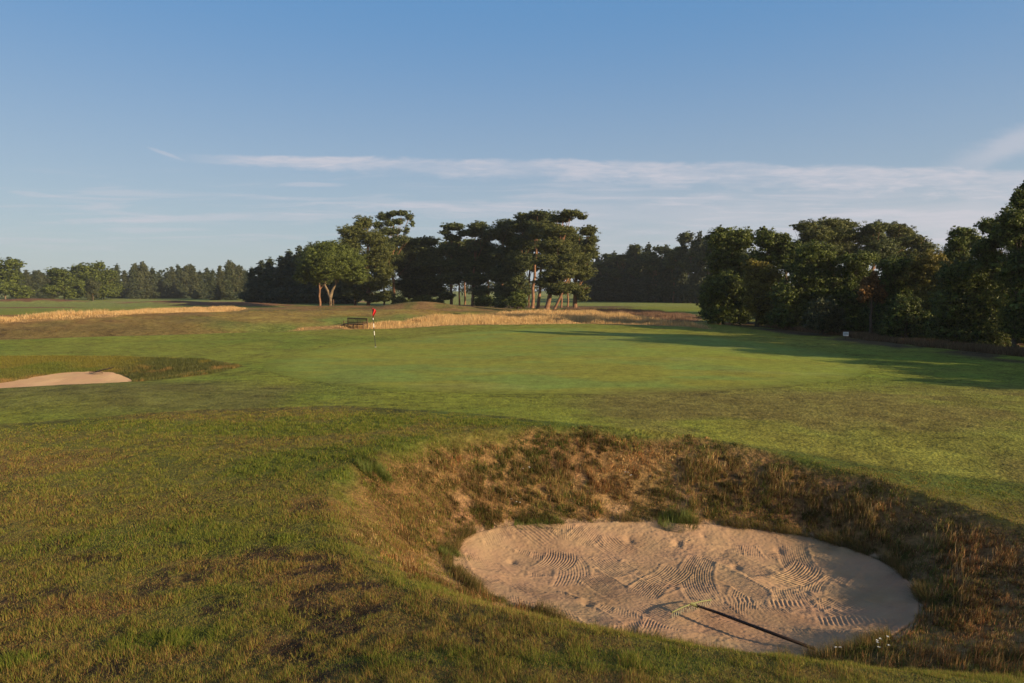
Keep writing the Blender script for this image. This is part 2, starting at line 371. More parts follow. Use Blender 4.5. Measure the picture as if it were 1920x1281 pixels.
LUSH = [B(340,1200,.7,.30,.9), B(640,890,.8,.4,1), B(540,1010,.4,.2,.9), B(20,1240,.4,.2,.9), B(350,1000,1.6,.5,.5), B(150,1020,1,.5,.6), B(780,1100,.5,.4,.6), B(1150,1240,1.2,.2,.6), B(600,800,3.4,1.6,.9), B(720,1240,.8,.2,.6), B(760,830,1.6,.8,1), B(950,790,1.8,.6,.9), B(560,860,1.6,1.0,.8), B(300,800,3,.8,.6)]
def dryness(x, y):
    n = fbm(x, y, 2.4, 4, 11); m = .14+1.2*(n-.42)+.34*(1-S(y, 5.5, 8.5))*(x < 1)
    m = np.maximum(m, blobs(x, y, DRY, 12)); l = blobs(x, y, LUSH, 13); so = np.maximum(blobs(x, y, SOIL, 14, .28, 3.4), .9*S(fbm(x, y, .45, 5, 15, .62), .60, .68)*(1-S(y, 7.5, 9.5))*(1-S(x, -.5, .8)))
    return np.clip(m*(1-.9*l), 0, 1), l, so
def facemask(x, y):
    dr = -polyd(x, y, RIM1); ds = polyd(x, y, SAND1)
    n = fbm(x, y, .8, 4, 21)
    back = S(y + .42*(x-1.5)*(x > 1.5) - 0.35*(x < 0)*(-x), 6.9, 8.3)     # the long-grass part of the bank, not the near lip
    back = np.maximum(back, S(x, 5.6, 6.6)*S(y, 5.2, 6.4))
    return np.clip(S(dr+(n-.5)*.7, .0, .35), 0, 1)*back*(ds > -.06), ds
def lerp(a, b, t): return a+(b-a)*t[:, None]
def ground_colour(x, y):
    n1 = fbm(x, y, 7, 4, 31); n2 = fbm(x, y, 2.2, 4, 32); n3 = fbm(x, y, 22, 3, 33); r = np.hypot(x, y)
    col = lerp(np.tile(FAIR, (len(x), 1)), DEEP, S(n2*.5+n1*.5, .38, .64)*.8)
    # streaks of drier turf between the green and the near bunker, and at the left
    dryf = S(n1*.6+n2*.4, .42, .60)
    dryf = np.maximum(dryf, .5*S(x, 3, 6)); zone = S(x, -1, 3.5)*(1-S(y, 19, 24))*S(y, 9, 11)
    col = lerp(col, c_(.175, .138, .042), .80*dryf*zone)
    col = lerp(col, c_(.120, .105, .034), .75*S(n1, .4, .6)*(x < -3)*S(-x, 3, 7)*S(y, 15, 18)*(1-S(y, 21, 24)))
    col = lerp(col, OLIVE, .55*S(n3, .45, .62)*S(y, 30, 40))
    # left swale and mounds: mown but parched
    ye = 42.0+(x+31)*.62
    left = S(-x, 4, 9)*S(y-ye, .4, 1.2)*(1-S(y-ye, 52, 70))*(y > 30)
    sw = c_(.225, .165, .048)*np.ones((len(x), 1)); sw = lerp(sw, c_(.125, .155, .036), S(n1+.35*np.exp(-((y-ye-11)/5.5)**2)*S(x, -34, -20), .62, .92))
    sw = lerp(sw, c_(.200, .120, .045), S(n2*.4+n1*.6+.25*S(-x, 26, 38), .58, .78)*.9)
    col = lerp(col, sw[:, :] if sw.ndim == 2 else sw, left)
    col = lerp(col, c_(.120, .090, .034), .8*S(-x, 21, 29)*S(y-ye, .8, 1.6)*(1-S(y-ye+9*(n2-.5), 12, 19))*(y > 20))
    col = lerp(col, c_(.21, .20, .045), .6*S(-x, 6, 10)*np.exp(-((y-ye+.9)/.9)**2)*(y > 24))
    md = S(x, -42, -36)*(1-S(x, -1, 4))*S(y, 88, 95)*(1-S(y, 118, 128))
    col = lerp(col, lerp(np.tile(c_(.20, .12, .055), (len(x), 1)), c_(.12, .11, .035), S(n2, .4, .65)), md*.9)
    far = S(r, 118, 150); col = lerp(col, c_(.20, .225, .065), far*.8)
    for cx, cy, a, b in HEATHS:
        d = np.sqrt(((x-cx)/a)**2+((y-cy)/b)**2); col = lerp(col, c_(.17, .085, .042), 1-S(d+(n2-.5)*.8, .7, 1.15))
    d = np.abs(y-205-.1*x+12*(n1-.5)); col = lerp(col, c_(.26, .155, .075), (1-S(d, 7, 13))*(x < -40))
    for P, cc, a in ((GOLD_R, GOLD*.9, .5), (GOLD_L, GOLD*.85, 1.2), (DUSK_R, c_(.17, .10, .06), 1.5)):
        d = polyd(x, y, P); col = lerp(col, cc, 1-S(d+(n2-.5)*a*1.6, -a*.5, a*.5))
    # under and along the right-hand hedge
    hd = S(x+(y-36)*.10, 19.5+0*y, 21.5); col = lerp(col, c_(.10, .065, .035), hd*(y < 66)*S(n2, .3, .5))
    # grove floor
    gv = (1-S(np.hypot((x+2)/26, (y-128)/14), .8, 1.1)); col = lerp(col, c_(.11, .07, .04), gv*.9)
    # bank round the far-left bunker
    d = polyd(x, y, FACE2); f2 = 1-S(d, -.1, .25)
    fc = lerp(np.tile(c_(.165, .145, .028), (len(x), 1)), c_(.27, .165, .055), S(n2*.6+.4*S(-y, -31, -27.5), .42, .72))
    fc = lerp(fc, c_(.080, .090, .028), S(x, -18.5, -15.5)*S(fbm(x, y, .7, 4, 37), .28, .50)*.95); fc = lerp(fc, c_(.11, .135, .024), .8*S(fbm(x, y, 2.5, 3, 38), .5, .65)*(1-S(x, -18, -16)))
    col = lerp(col, fc, f2)
    # near rough
    m = 1-S(polyd(x, y, NEAR)+(n2-.5)*.5, -.12, .12)
    dr, lu, so_ = dryness(x, y)
    rough = lerp(np.tile(c_(.082, .088, .020), (len(x), 1)), c_(.14, .085, .034), dr); rough = lerp(rough, c_(.06, .085, .016), lu*.7)
    rough = lerp(rough, c_(.050, .032, .017), so_)
    rough = lerp(rough, c_(.075, .105, .018), .8*(1-S(np.abs(polyd(x, y, NEAR)+.5), .2, .9))*(x > -2))
    col = lerp(col, rough, m)
    # bunker face: earth and sand under thin grass
    fm, ds = facemask(x, y)
    e = lerp(np.tile(c_(.20, .115, .050), (len(x), 1)), c_(.42, .25, .135), S(fbm(x, y, .7, 5, 41), .50, .62)*S(1.6-ds, 0, 1.2)*.9*(1-S(x, 2.6, 4.2)))
    e = lerp(e, c_(.135, .085, .034), (1-S(x, -2.2, .2))*.85); col = lerp(col, e, fm)
    col = lerp(col, c_(.30, .20, .13), (ds < .10)*1.0)
    return col

# ------------------------------------------------------------------ ground sheet
def build_ground():
    a_in = np.arange(-50, 50.01, .125); a_out = np.arange(52, 309, 2.0)
    A = np.radians(np.concatenate([a_in, a_out])); na = len(A)
    Rr = np.concatenate([2.2*1.0072**np.arange(0, 780), ]); Rr = np.concatenate([Rr, Rr[-1]*1.03**np.arange(1, 62)]); nr = len(Rr)
    rr, aa = np.meshgrid(Rr, A, indexing='ij'); x = (rr*np.sin(aa)).ravel(); y = (rr*np.cos(aa)).ravel()
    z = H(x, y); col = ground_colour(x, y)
    V = np.stack([x, y, z], 1); V = np.concatenate([V, [[0, 0, 1.15]]]); col = np.concatenate([col, [OLIVE]])
    i = np.arange(nr-1)[:, None]; j = np.arange(na)[None, :]; k = (j+1) % na
    F = np.stack([i*na+j, (i+1)*na+j, (i+1)*na+k, i*na+k], -1).reshape(-1, 4)[:, ::-1]
    cap = [(nr*na, (q+1) % na, q, q) for q in range(na)]
    o = mesh_np('ground', V, F, M_GROUND, attrs={'col': col})
    tag(o, kind='structure')
    cx = np.array([(a, b, b, c) for a, b, c, _ in cap])
    me = bpy.data.meshes.new('knoll'); me.from_pydata([tuple(V[q]) for q in range(na)]+[(0, 0, 1.15)], [], [(na, (q+1) % na, q) for q in range(na)])
    me.materials.append(M_GROUND); at_ = me.attributes.new('col', 'FLOAT_COLOR', 'POINT'); at_.data.foreach_set('color', np.tile([*OLIVE, 1], na+1).astype(np.float32))
    o2 = bpy.data.objects.new('ground_underfoot', me); COL.objects.link(o2); tag(o2, kind='structure')
build_ground()

def sheet(name, poly, step, zoff, colf, m, grow=0):
    x0, y0 = poly.min(0)-grow; x1, y1 = poly.max(0)+grow
    gx = np.arange(x0, x1, step); gy = np.arange(y0, y1, step); X, Y = np.meshgrid(gx, gy, indexing='ij'); nx, ny = X.shape
    x, y = X.ravel(), Y.ravel(); d = polyd(x, y, poly)
    z = zoff(x, y, d); col = colf(x, y, d)
    i = np.arange(nx-1)[:, None]; j = np.arange(ny-1)[None, :]
    F = np.stack([i*ny+j, (i+1)*ny+j, (i+1)*ny+j+1, i*ny+j+1], -1).reshape(-1, 4)
    F = F[(d[F] < grow).all(1)]
    used = np.unique(F); mp = np.zeros(len(x), int); mp[used] = np.arange(len(used))
    return mesh_np(name, np.stack([x, y, z], 1)[used], mp[F], m, attrs={'col': col[used]})

def green_col(x, y, d):
    n1 = fbm(x, y, 6, 4, 51); n2 = fbm(x*.55, y, 1.7, 4, 52)
    col = lerp(np.tile(PUTT, (len(x), 1)), c_(.185, .240, .046), S(n1, .4, .62))
    col = lerp(col, c_(.245, .236, .032), S(n2*.5+fbm(x, y, 9, 3, 53)*.5, .46, .62)*.8)
    col = lerp(col, c_(.24, .27, .075), S(fbm(x*.5, y, 2.2, 4, 54), .60, .74)*.4)  # paler blotches: a dewy sheen painted into the turf colour
    return lerp(ground_colour(x, y), col, .15+.85*S(-d, 0, 1.6))
sand_h = None
def green_z(x, y, d): return H(x, y)+.005
o = sheet('putting_green', GREENP, .16, green_z, green_col, M_GREEN, .0); tag(o, kind='structure')

def rakes(x, y):
    """furrows left by raking: overlapping strokes, each a bent comb track"""
    rg = random.Random(14); h = np.zeros_like(x)
    strokes = []
    for i in range(95): strokes.append((rg.uniform(-.9, 5.6), rg.uniform(7.2, 12.0), rg.choice([rg.gauss(-.25, .25), rg.gauss(-.9, .3), rg.gauss(.9, .3)]), rg.uniform(1.8, 3.6), rg.uniform(-.3, .3), rg.uniform(.0055, .0085), .036))
    for i in range(34):
        cx, cy = rg.uniform(-.9, 6.1), rg.uniform(7.3, 12.0)
        strokes.append((cx, cy, rg.choice([rg.gauss(-.15, .3), rg.gauss(1.2, .5), rg.gauss(-.9, .4)]), rg.uniform(.6, 1.5), rg.uniform(-.5, .5), rg.uniform(.004, .0095), rg.choice([.034, .038, .045, .06])))
    # the tracks that stand out in the picture
    for px, py, ang, ln, k, am, la in ((1240,1150,-.95,.7,.3,.014,.045),(1400,1185,-.35,1.9,.05,.011,.036),(1520,1165,-.25,1.6,.1,.011,.036),(1480,1130,1.35,.35,.2,.016,.062),(1380,1120,1.45,.3,.2,.016,.062),
                                  (1570,1160,1.3,.4,.2,.016,.06),(1640,1170,1.35,.35,.2,.014,.06),(1350,1215,-.25,1.5,.1,.011,.036),(1000,1120,-.8,1.0,.3,.014,.042),(930,1110,-.85,.9,.3,.014,.042),
                                  (1050,1050,1.2,.8,.6,.011,.042),(1150,1060,-1.1,.8,.3,.012,.042),(1180,1200,1.2,.5,.5,.013,.05),(1260,1075,.9,.8,.3,.010,.042),(1490,1080,.6,1.2,.4,.009,.045)):
        a = at(px, py, SAND_Z); strokes.append((a[0], a[1], ang, ln, k, am, la))
    for cx, cy, ang, ln, k, am, la in strokes:
        c, s = math.cos(ang), math.sin(ang); u = (x-cx)*c+(y-cy)*s; v = -(x-cx)*s+(y-cy)*c
        v = v-k*u*u; w = .27; wob = .12*(fbm(x, y, .35, 2, int(cx*7) % 9)-.5)
        m = S(w-np.abs(v+wob*.6), 0, .07)*S(ln/2-np.abs(u+wob*2), 0, .15)
        prof = np.sin(2*math.pi*(v+wob*.14)/la)*min(am, la*.15 if la < .05 else .0065)*(.4+1.2*fbm(x, y, .22, 3, 3))*(.6+.4*S(fbm(x, y, .5, 3, 8), .36, .55))
        h = h*(1-m)+m*prof + .006*np.exp(-((np.abs(v)-w)/.03)**2)*S(ln/2-np.abs(u), 0, .2)
    return h
def sand_z1(x, y, d):
    z = floor1(x, y)+.05*(fbm(x, y, 1.1, 3, 61)-.5)
    z += rakes(x, y)*(1-S(d, -.12, .02))
    # scuffed, lumpy parts
    lum = S(fbm(x, y, .9, 3, 62)+.25*S(y, 9.5, 11.4), .5, .68); z += lum*.018*(fbm(x, y, .10, 3, 63)-.5)
    z += .009*(fbm(x, y, .035, 2, 64)-.5)
    for px, py in ((1100,1128),(1180,1190),(1320,1015),(1460,1035),(1620,1085),(1380,1060),(960,1050),(1270,1024),(1180,1018),(1560,1040)):
        cx, cy = at(px, py, SAND_Z); z -= .03*np.exp(-(((x-cx)/.07)**2+((y-cy)/.10)**2))
    z += .02*S(d, -.15, .02)
    return np.where(d > 0, np.minimum(z, H(x, y)-.02*S(d, 0, .05)), z)
def sand_col(x, y, d):
    n = fbm(x, y, .8, 4, 65); return lerp(np.tile(c_(.42, .27, .165), (len(x), 1)), c_(.345, .218, .135), S(n, .38, .65))
o = sheet('bunker_sand', SAND1, .0125, sand_z1, sand_col, M_SAND, .14); tag(o, kind='structure')
def sand_z2(x, y, d): return floor2(x, y)+.02*(fbm(x, y, .8, 3, 66)-.5)+.012*(fbm(x, y, .15, 2, 67)-.5)
def sand_col2(x, y, d):
    n = fbm(x, y, 1.2, 4, 68); return lerp(np.tile(c_(.66, .42, .24), (len(x), 1)), c_(.56, .355, .20), S(n, .38, .65))
o = sheet('bunker_sand', SAND2, .06, sand_z2, sand_col2, M_SAND, .2); tag(o, kind='structure')

# ------------------------------------------------------------------ grass (uncountable: one object for each kind)
def blades(name, x, y, h, w, col, lean=.5, leandir=None, segs=1, seed=1, sink=.01, z=None, label=None, cat='grass'):
    rg = rs(seed); n = len(x); z = (H(x, y) if z is None else z)-sink
    a = rg.rand(n)*2*math.pi; ca, sa = np.cos(a), np.sin(a)
    la = rg.rand(n)*2*math.pi if leandir is None else leandir+rg.randn(n)*.7
    le = np.abs(rg.randn(n))*lean*h
    dx, dy = np.cos(la)*le, np.sin(la)*le
    b0 = np.stack([x-ca*w/2, y-sa*w/2, z], 1); b1 = np.stack([x+ca*w/2, y+sa*w/2, z], 1)
    tip = np.stack([x+dx, y+dy, z+np.sqrt(np.maximum(h*h-le*le*.6, (h*.3)**2))], 1)
    if segs == 1:
        V = np.stack([b0, b1, tip], 1).reshape(-1, 3); F = np.arange(3*n).reshape(-1, 3); k = 3
    else:
        mz = z+(tip[:, 2]-z)*.6
        m0 = np.stack([x+dx*.35-ca*w*.4, y+dy*.35-sa*w*.4, mz], 1); m1 = np.stack([x+dx*.35+ca*w*.4, y+dy*.35+sa*w*.4, mz], 1)
        V = np.stack([b0, b1, m0, m1, tip], 1).reshape(-1, 3); q = np.arange(n)[:, None]*5
        F = np.concatenate([q+[[0, 1, 3]], q+[[0, 3, 2]], q+[[2, 3, 4]]]); k = 5
    o = mesh_np(name, V, F, M_BLADE, smooth=False, attrs={'col': np.repeat(col, k, 0)})
    return tag(o, label, cat, kind='stuff')
def pick(n, cols, p, rg):
    """choose a colour per blade; p is n x k weights"""
    p = p/p.sum(1, keepdims=True); c = np.cumsum(p, 1); k = (rg.rand(n, 1) > c).sum(1).clip(0, len(cols)-1)
    return np.array(cols)[k]*(rg.rand(n, 1)*.55+.72)
def near_turf():
    rg = rs(71); n = 1800000
    a = R(-50)+rg.rand(n)*R(100); u = rg.rand(n); r0, r1 = 3.6, 21.0; r = (r0**.6+u*(r1**.6-r0**.6))**(1/.6)
    x, y = r*np.sin(a), r*np.cos(a)
    keep = (polyd(x, y, NEAR) < .05+.25*(rg.rand(n)-.5)) & (polyd(x, y, SAND1) > .0)
    x, y, r = x[keep], y[keep], r[keep]
    fm, ds = facemask(x, y); keep = rg.rand(len(x)) > fm*(.25+.5*S(x, -2, .5)); x, y, r = x[keep], y[keep], r[keep]; n = len(x)
    dr, lu, so_ = dryness(x, y)
    keep = rg.rand(n) > so_*.80; x, y, r, dr, lu, so_ = x[keep], y[keep], r[keep], dr[keep], lu[keep], so_[keep]; n = len(x)
    edge = 1-S(polyd(x, y, SAND1)+.5*(fbm(x, y, .7, 3, 74)-.5), .1, 1.3)
    col = pick(n, [(.195, .220, .032), (.135, .175, .024), (.250, .220, .048), (.34, .225, .080), (.24, .120, .045), (.055, .036, .018)],
               np.stack([.5*(1-dr)+.1, .3+.8*lu-.25*dr, .45*(1-lu)+.1, .02+.42*dr+.55*edge, .01+.55*dr**1.5+.12*edge, .02+.9*so_], 1).clip(.005), rg)
    h = (.018+.024*rg.rand(n))*(1+.7*lu+.8*dr*rg.rand(n)+1.2*edge*rg.rand(n)); tuf = S(fbm(x, y, .18, 3, 73), .42, .62); h *= (.55+.9*tuf)*(1-.25*S(r, 8, 14))
    ne = S(-polyd(x, y, NEAR), 0, 1.2); h *= .45+.55*ne
    blades('rough_grass', x, y, h, np.maximum(.0030, .00062*r), col, .75, None, 1, 72, .004, label='short patchy green and brown rough grass on the near slope')
near_turf()
def collar():
    rg = rs(171); n = 330000
    a = R(-50)+rg.rand(n)*R(100); u = rg.rand(n); r0, r1 = 8.0, 26.0; r = (r0**.7+u*(r1**.7-r0**.7))**(1/.7)
    x, y = r*np.sin(a), r*np.cos(a); d = polyd(x, y, NEAR)
    keep = (d > 0) & (polyd(x, y, RIM2) > 0) & (polyd(x, y, GREENP) > 0.1) & (rg.rand(n) < 1-.75*S(r, 15, 26))
    x, y, r = x[keep], y[keep], r[keep]; n = len(x)
    col = ground_colour(x, y)*(1.15+.5*(rg.rand(n, 1)-.5))
    blades('apron_grass', x, y, .010+.010*rg.rand(n), np.maximum(.004, .0008*r), col, .9, None, 1, 172, .003, label='closely mown apron grass between the near rough and the putting green')
collar()
def face():
    rg = rs(81)
    # tussocks first, blades inside them
    nt = 13000; tx = rg.uniform(-4.2, 10.2, nt); ty = rg.uniform(4.2, 14.9, nt); fm, ds = facemask(tx, ty)
    bare = S(fbm(tx, ty, .7, 5, 41), .50, .60)*S(1.6-ds, 0, 1.2)*(1-S(tx, 2.6, 4.2))
    keep = (rg.rand(nt) < fm*(1-.75*bare)) & (ds > .06); tx, ty = tx[keep], ty[keep]; nt = len(tx)
    ts = .35+.9*rg.rand(nt)**2; cz = fbm(tx, ty, 1.1, 3, 82); ttype = rg.rand(nt)*.7+cz*.9
    nb = 55; t = np.repeat(np.arange(nt), nb); n = len(t)
    x = tx[t]+rg.randn(n)*.060*ts[t]; y = ty[t]+rg.randn(n)*.060*ts[t]
    k = polyd(x, y, SAND1) > 0.02; x, y, t = x[k], y[k], t[k]; n = len(t)
    g = S(-ttype[t], -.62, -.40); g = np.maximum(g, .8*(1-S(polyd(x, y, SAND1), .25, .6))*(rg.rand(nt)[t] > .4))
    g = np.maximum(g, blobs(x, y, [B(1000,840,1.2,.5,.95), B(900,850,.5,.4,.8), B(1260,990,.5,.3,.9), B(700,885,.5,.3,1), B(1150,830,1,.4,.5)], 83))
    pl = S(ttype[t], .95, 1.25); gg = S(fbm(x, y, 1.5, 4, 85), .44, .60); g = np.maximum(g, .85*S(-np.abs(polyd(x, y, RIM1)+.15), -.35, -.05)*(y > 9))
    col = pick(n, [(.095, .125, .026), (.170, .165, .045), (.37, .235, .095), (.33, .150, .060), (.170, .085, .042), (.55, .39, .20)],
               np.stack([.9*g+.03+.10*gg, .5*g+.10+.30*gg, .36*(1-g)+.25*pl, .44*(1-g)*(1-gg), .22*(1-g)+.08*g, .06+.35*pl*(1-g)], 1), rg)
    col = col*(.42+.95*rg.rand(nt)**1.2)[t][:, None]*(.75+.6*S(fbm(x, y, .8, 3, 87), .35, .65))[:, None]
    h = (.042+.078*rg.rand(n))*(.45+.9*ts[t])*(1-.35*g)*(.6+.8*S(fbm(x, y, .9, 3, 86), .38, .60))
    h *= 1-.45*S(-polyd(x, y, RIM1), .5, .0); h *= .45+.55*S(x, -3.2, .3)
    blades('fescue_grass', x, y, h, np.maximum(.0035, .00055*np.hypot(x, y)), col, .75, -1.6, 2, 84, .01, label='long tufted brown fescue on the steep bank behind the near bunker')
face()
def fringe():
    rg = rs(181); n = 60000; i = rg.randint(0, len(SAND1), n); q = rg.rand(n, 1); p = SAND1[i]*(1-q)+np.roll(SAND1, -1, 0)[i]*q+rg.randn(n, 2)*.075
    d = polyd(p[:, 0], p[:, 1], SAND1); t = fbm(p[:, 0], p[:, 1], .3, 3, 182); k = (d > -.03) & (t > .40); x, y, t = p[k, 0], p[k, 1], t[k]; n = len(x); c0 = SAND1.mean(0)
    c = pick(n, [(.26, .17, .075), (.13, .13, .035), (.09, .11, .025), (.18, .10, .045)], np.tile([.35, .3, .2, .15], (n, 1)), rg)
    blades('edge_grass', x, y, (.03+.08*rg.rand(n))*(.4+1.6*S(t, .4, .62)), .005+0*x, c, .6, np.arctan2(c0[1]-y, c0[0]-x), 1, 183, .02, label='ragged grass fringe round the edge of the near bunker sand')
fringe()
def gold():
    for nm, P, n, hh, seed, lab, cols in (
        ('golden_grass', GOLD_R, 150000, .42, 91, 'tall golden grass strip between the green and the pine grove', [(.62, .42, .19), (.52, .32, .14), (.74, .54, .28), (.30, .22, .08)]),
        ('straw_grass', GOLD_L, 90000, .34, 92, 'band of pale straw grass along the bank at far left', [(.62, .42, .20), (.52, .32, .14), (.74, .54, .29), (.30, .22, .08)]),
        ('dusky_grass', DUSK_R, 50000, .38, 93, 'dull brown seed-headed grass behind the golden strip', [(.24, .14, .09), (.19, .11, .07), (.30, .19, .12), (.15, .11, .05)])):
        rg = rs(seed); P = np.array(P); GL_ = P if nm == 'straw_grass' else None; x = rg.uniform(P[:, 0].min()-1, P[:, 0].max()+1, n*4); y = rg.uniform(P[:, 1].min()-1, P[:, 1].max()+1, n*4)
        d = polyd(x, y, P)+(fbm(x, y, 2.2, 4, seed, .6)-.5)*(4.5 if P is GL_ else 2.8)
        k = np.where((d < .2) & (rg.rand(n*4) < S(-d, -.2, .7)*.9+.1))[0][:n]; x, y, d = x[k], y[k], d[k]; n = len(k)
        c = pick(n, cols, np.tile([.4, .3, .2, .1], (n, 1)), rg)
        h = hh*(.45+.75*rg.rand(n))*(.2+.8*S(-d, -.2, 2.2))*(.35+1.2*S(fbm(x, y, 1.4, 4, seed+1, .6), .3, .7))
        blades(nm, x, y, h, .00036*np.hypot(x, y)+.006, c, .3, None, 1, seed+2, .02, label=lab)
gold()
def swale_grass():
    rg = rs(191); n = 130000; x = rg.uniform(-62, -4, n); y = rg.uniform(32, 92, n); ye = 42.0+(x+31)*.62
    k = (y-ye > 1.0) & (y-ye < 34) & (np.abs(x/y) < .85) & (polyd(x, y, np.array(GREENP)) > 0); x, y = x[k], y[k]
    t = fbm(x, y, 1.3, 4, 192); k = t > .44; x, y, t = x[k], y[k], t[k]
    c = ground_colour(x, y)*(.75+.75*rg.rand(len(x), 1)); blades('swale_grass', x, y, (.04+.10*rg.rand(len(x)))*S(t, .42, .62), .00045*np.hypot(x, y)+0*x, c, .6, None, 1, 193, .01, label='parched rough grass on the rolling banks left of the bench')
swale_grass()
def verge():
    rg = rs(95); n = 90000; t = rg.rand(n)**.8
    px = 1425+t*560; base = np.interp(px, [1425, 1520, 1600, 1700, 1800, 1985], [614, 622, 631, 644, 655, 672])
    pts = np.array([at(a, b, 0) for a, b in zip(np.linspace(1425, 1985, 60), np.interp(np.linspace(1425, 1985, 60), [1425, 1520, 1600, 1700, 1800, 1985], [615, 624, 634, 647, 659, 676]))])
    s = t*59; i = s.astype(int).clip(0, 58); f = (s-i)[:, None]; p = pts[i]*(1-f)+pts[i+1]*f
    x = p[:, 0]+np.abs(rg.randn(n))*1.0+(fbm(p[:, 0], p[:, 1], 1.3, 3, 96)-.5)*1.2; y = p[:, 1]+rg.randn(n)*.3
    c = pick(n, [(.22, .13, .07), (.30, .19, .10), (.10, .09, .035), (.16, .085, .05)], np.tile([.4, .2, .2, .2], (n, 1)), rg)
    blades('dry_verge_grass', x, y, .34*(.3+.9*rg.rand(n))*(.5+.8*fbm(x, y, 1.2, 3, 97)), .018+0*x, c, .35, None, 1, 98, .02, label='dry brown grass verge along the foot of the dark hedge')
verge()
def scrub2():
    rg = rs(99); n = 60000; P = np.array(FACE2); x = rg.uniform(P[:, 0].min(), P[:, 0].max(), n*3); y = rg.uniform(P[:, 1].min(), P[:, 1].max(), n*3)
    k = np.where((polyd(x, y, P) < 0) & (polyd(x, y, SAND2) > .05))[0][:n]; x, y = x[k], y[k]; n = len(k)
    g = S(x, -18, -14)[:, None]
    c = ground_colour(x, y)*(.8+.7*rg.rand(n, 1))
    blades('bank_grass', x, y, (.05+.10*rg.rand(n))*(.6+.9*g[:, 0]*fbm(x, y, .5, 3, 5)), .014+0*x, c, .5, None, 1, 100, .01, label='olive and brown grass on the bank of the far-left bunker')
scrub2()

# ------------------------------------------------------------------ trees
def leaf_mesh(lobes, n, leaf, seed, pine=False, cl=1.0, fill=.35, flat=.6):
    rg = rs(seed); Lb = np.array(lobes, float); c, r = Lb[:, :3], Lb[:, 3:6]
    w = (r[:, 0]*r[:, 2]+r[:, 1]*r[:, 2]+r[:, 0]*r[:, 1]); w = w/w.sum()
    nc = max(14, int(n/48)); li = rg.choice(len(Lb), nc, p=w)
    u = rg.randn(nc, 3); u /= np.linalg.norm(u, axis=1)[:, None]
    if pine: u[:, 2] = np.abs(u[:, 2])*rg.choice([1, 1, 1, -.5], nc)
    rad = (1-fill*rg.rand(nc)**2)*np.clip(1+.17*rg.randn(nc), .6, 1.18)
    cc = c[li]+u*r[li]*rad[:, None]+np.clip(rg.randn(nc, 3), -1.3, 1.3)*leaf*(1.2 if pine else .8)
    cr = (.15*np.cbrt(r[li].prod(1))+.12)*cl*(.45+1.2*rg.rand(nc)**2)
    ci = rg.randint(0, nc, n); g = rg.randn(n, 3); g /= np.linalg.norm(g, axis=1)[:, None]; g *= (rg.rand(n)**.45)[:, None]
    if pine: g[:, 2] = g[:, 2]*.8+.25*np.abs(g[:, 0])
    p = cc[ci]+g*cr[ci][:, None]*np.array([1.15, 1.15, flat])
    a = rg.randn(n, 3)
    nr = g/(np.linalg.norm(g, axis=1)[:, None]+1e-9)*1.0+u[ci]*.55+rg.randn(n, 3)*.42; nr /= np.linalg.norm(nr, axis=1)[:, None]
    b = np.cross(nr, a); b /= np.linalg.norm(b, axis=1)[:, None]+1e-9; a = np.cross(b, nr)
    s = leaf*(.55+.9*rg.rand(n))[:, None]; wd = .46 if pine else .36
    ni = int(n*.22); v = rg.randn(ni, 3); v /= np.linalg.norm(v, axis=1)[:, None]; j = rg.choice(len(Lb), ni, p=w)   # shaded inner leaves
    p[:ni] = c[j]+v*r[j]*(rg.rand(ni)**.33*.82)[:, None]; s[:ni] *= 1.9
    if pine: V = np.stack([p-a*s*.5-b*s*wd*.5, p-a*s*.4+b*s*wd*.6, p+a*s*.75], 1); F = np.arange(3*n).reshape(-1, 3); k = 3
    else: V = np.stack([p-a*s*.5, p+b*s*wd, p+a*s*.5, p-b*s*wd], 1); F = np.arange(4*n).reshape(-1, 4); k = 4
    tint = np.clip(.42+.24*rg.randn(nc)[ci]+.26*rg.randn(n), 0, 1)
    return V.reshape(-1, 3), F, np.repeat(tint, k)
def wob(a, b, n, amp, rg):
    t = np.linspace(0, 1, n)[:, None]; P = np.array(a)*(1-t)+np.array(b)*t; q = rg.randn(n, 3)*amp; q[0] = 0; q[-1] *= .3; q[:, 2] *= .3
    return P+q
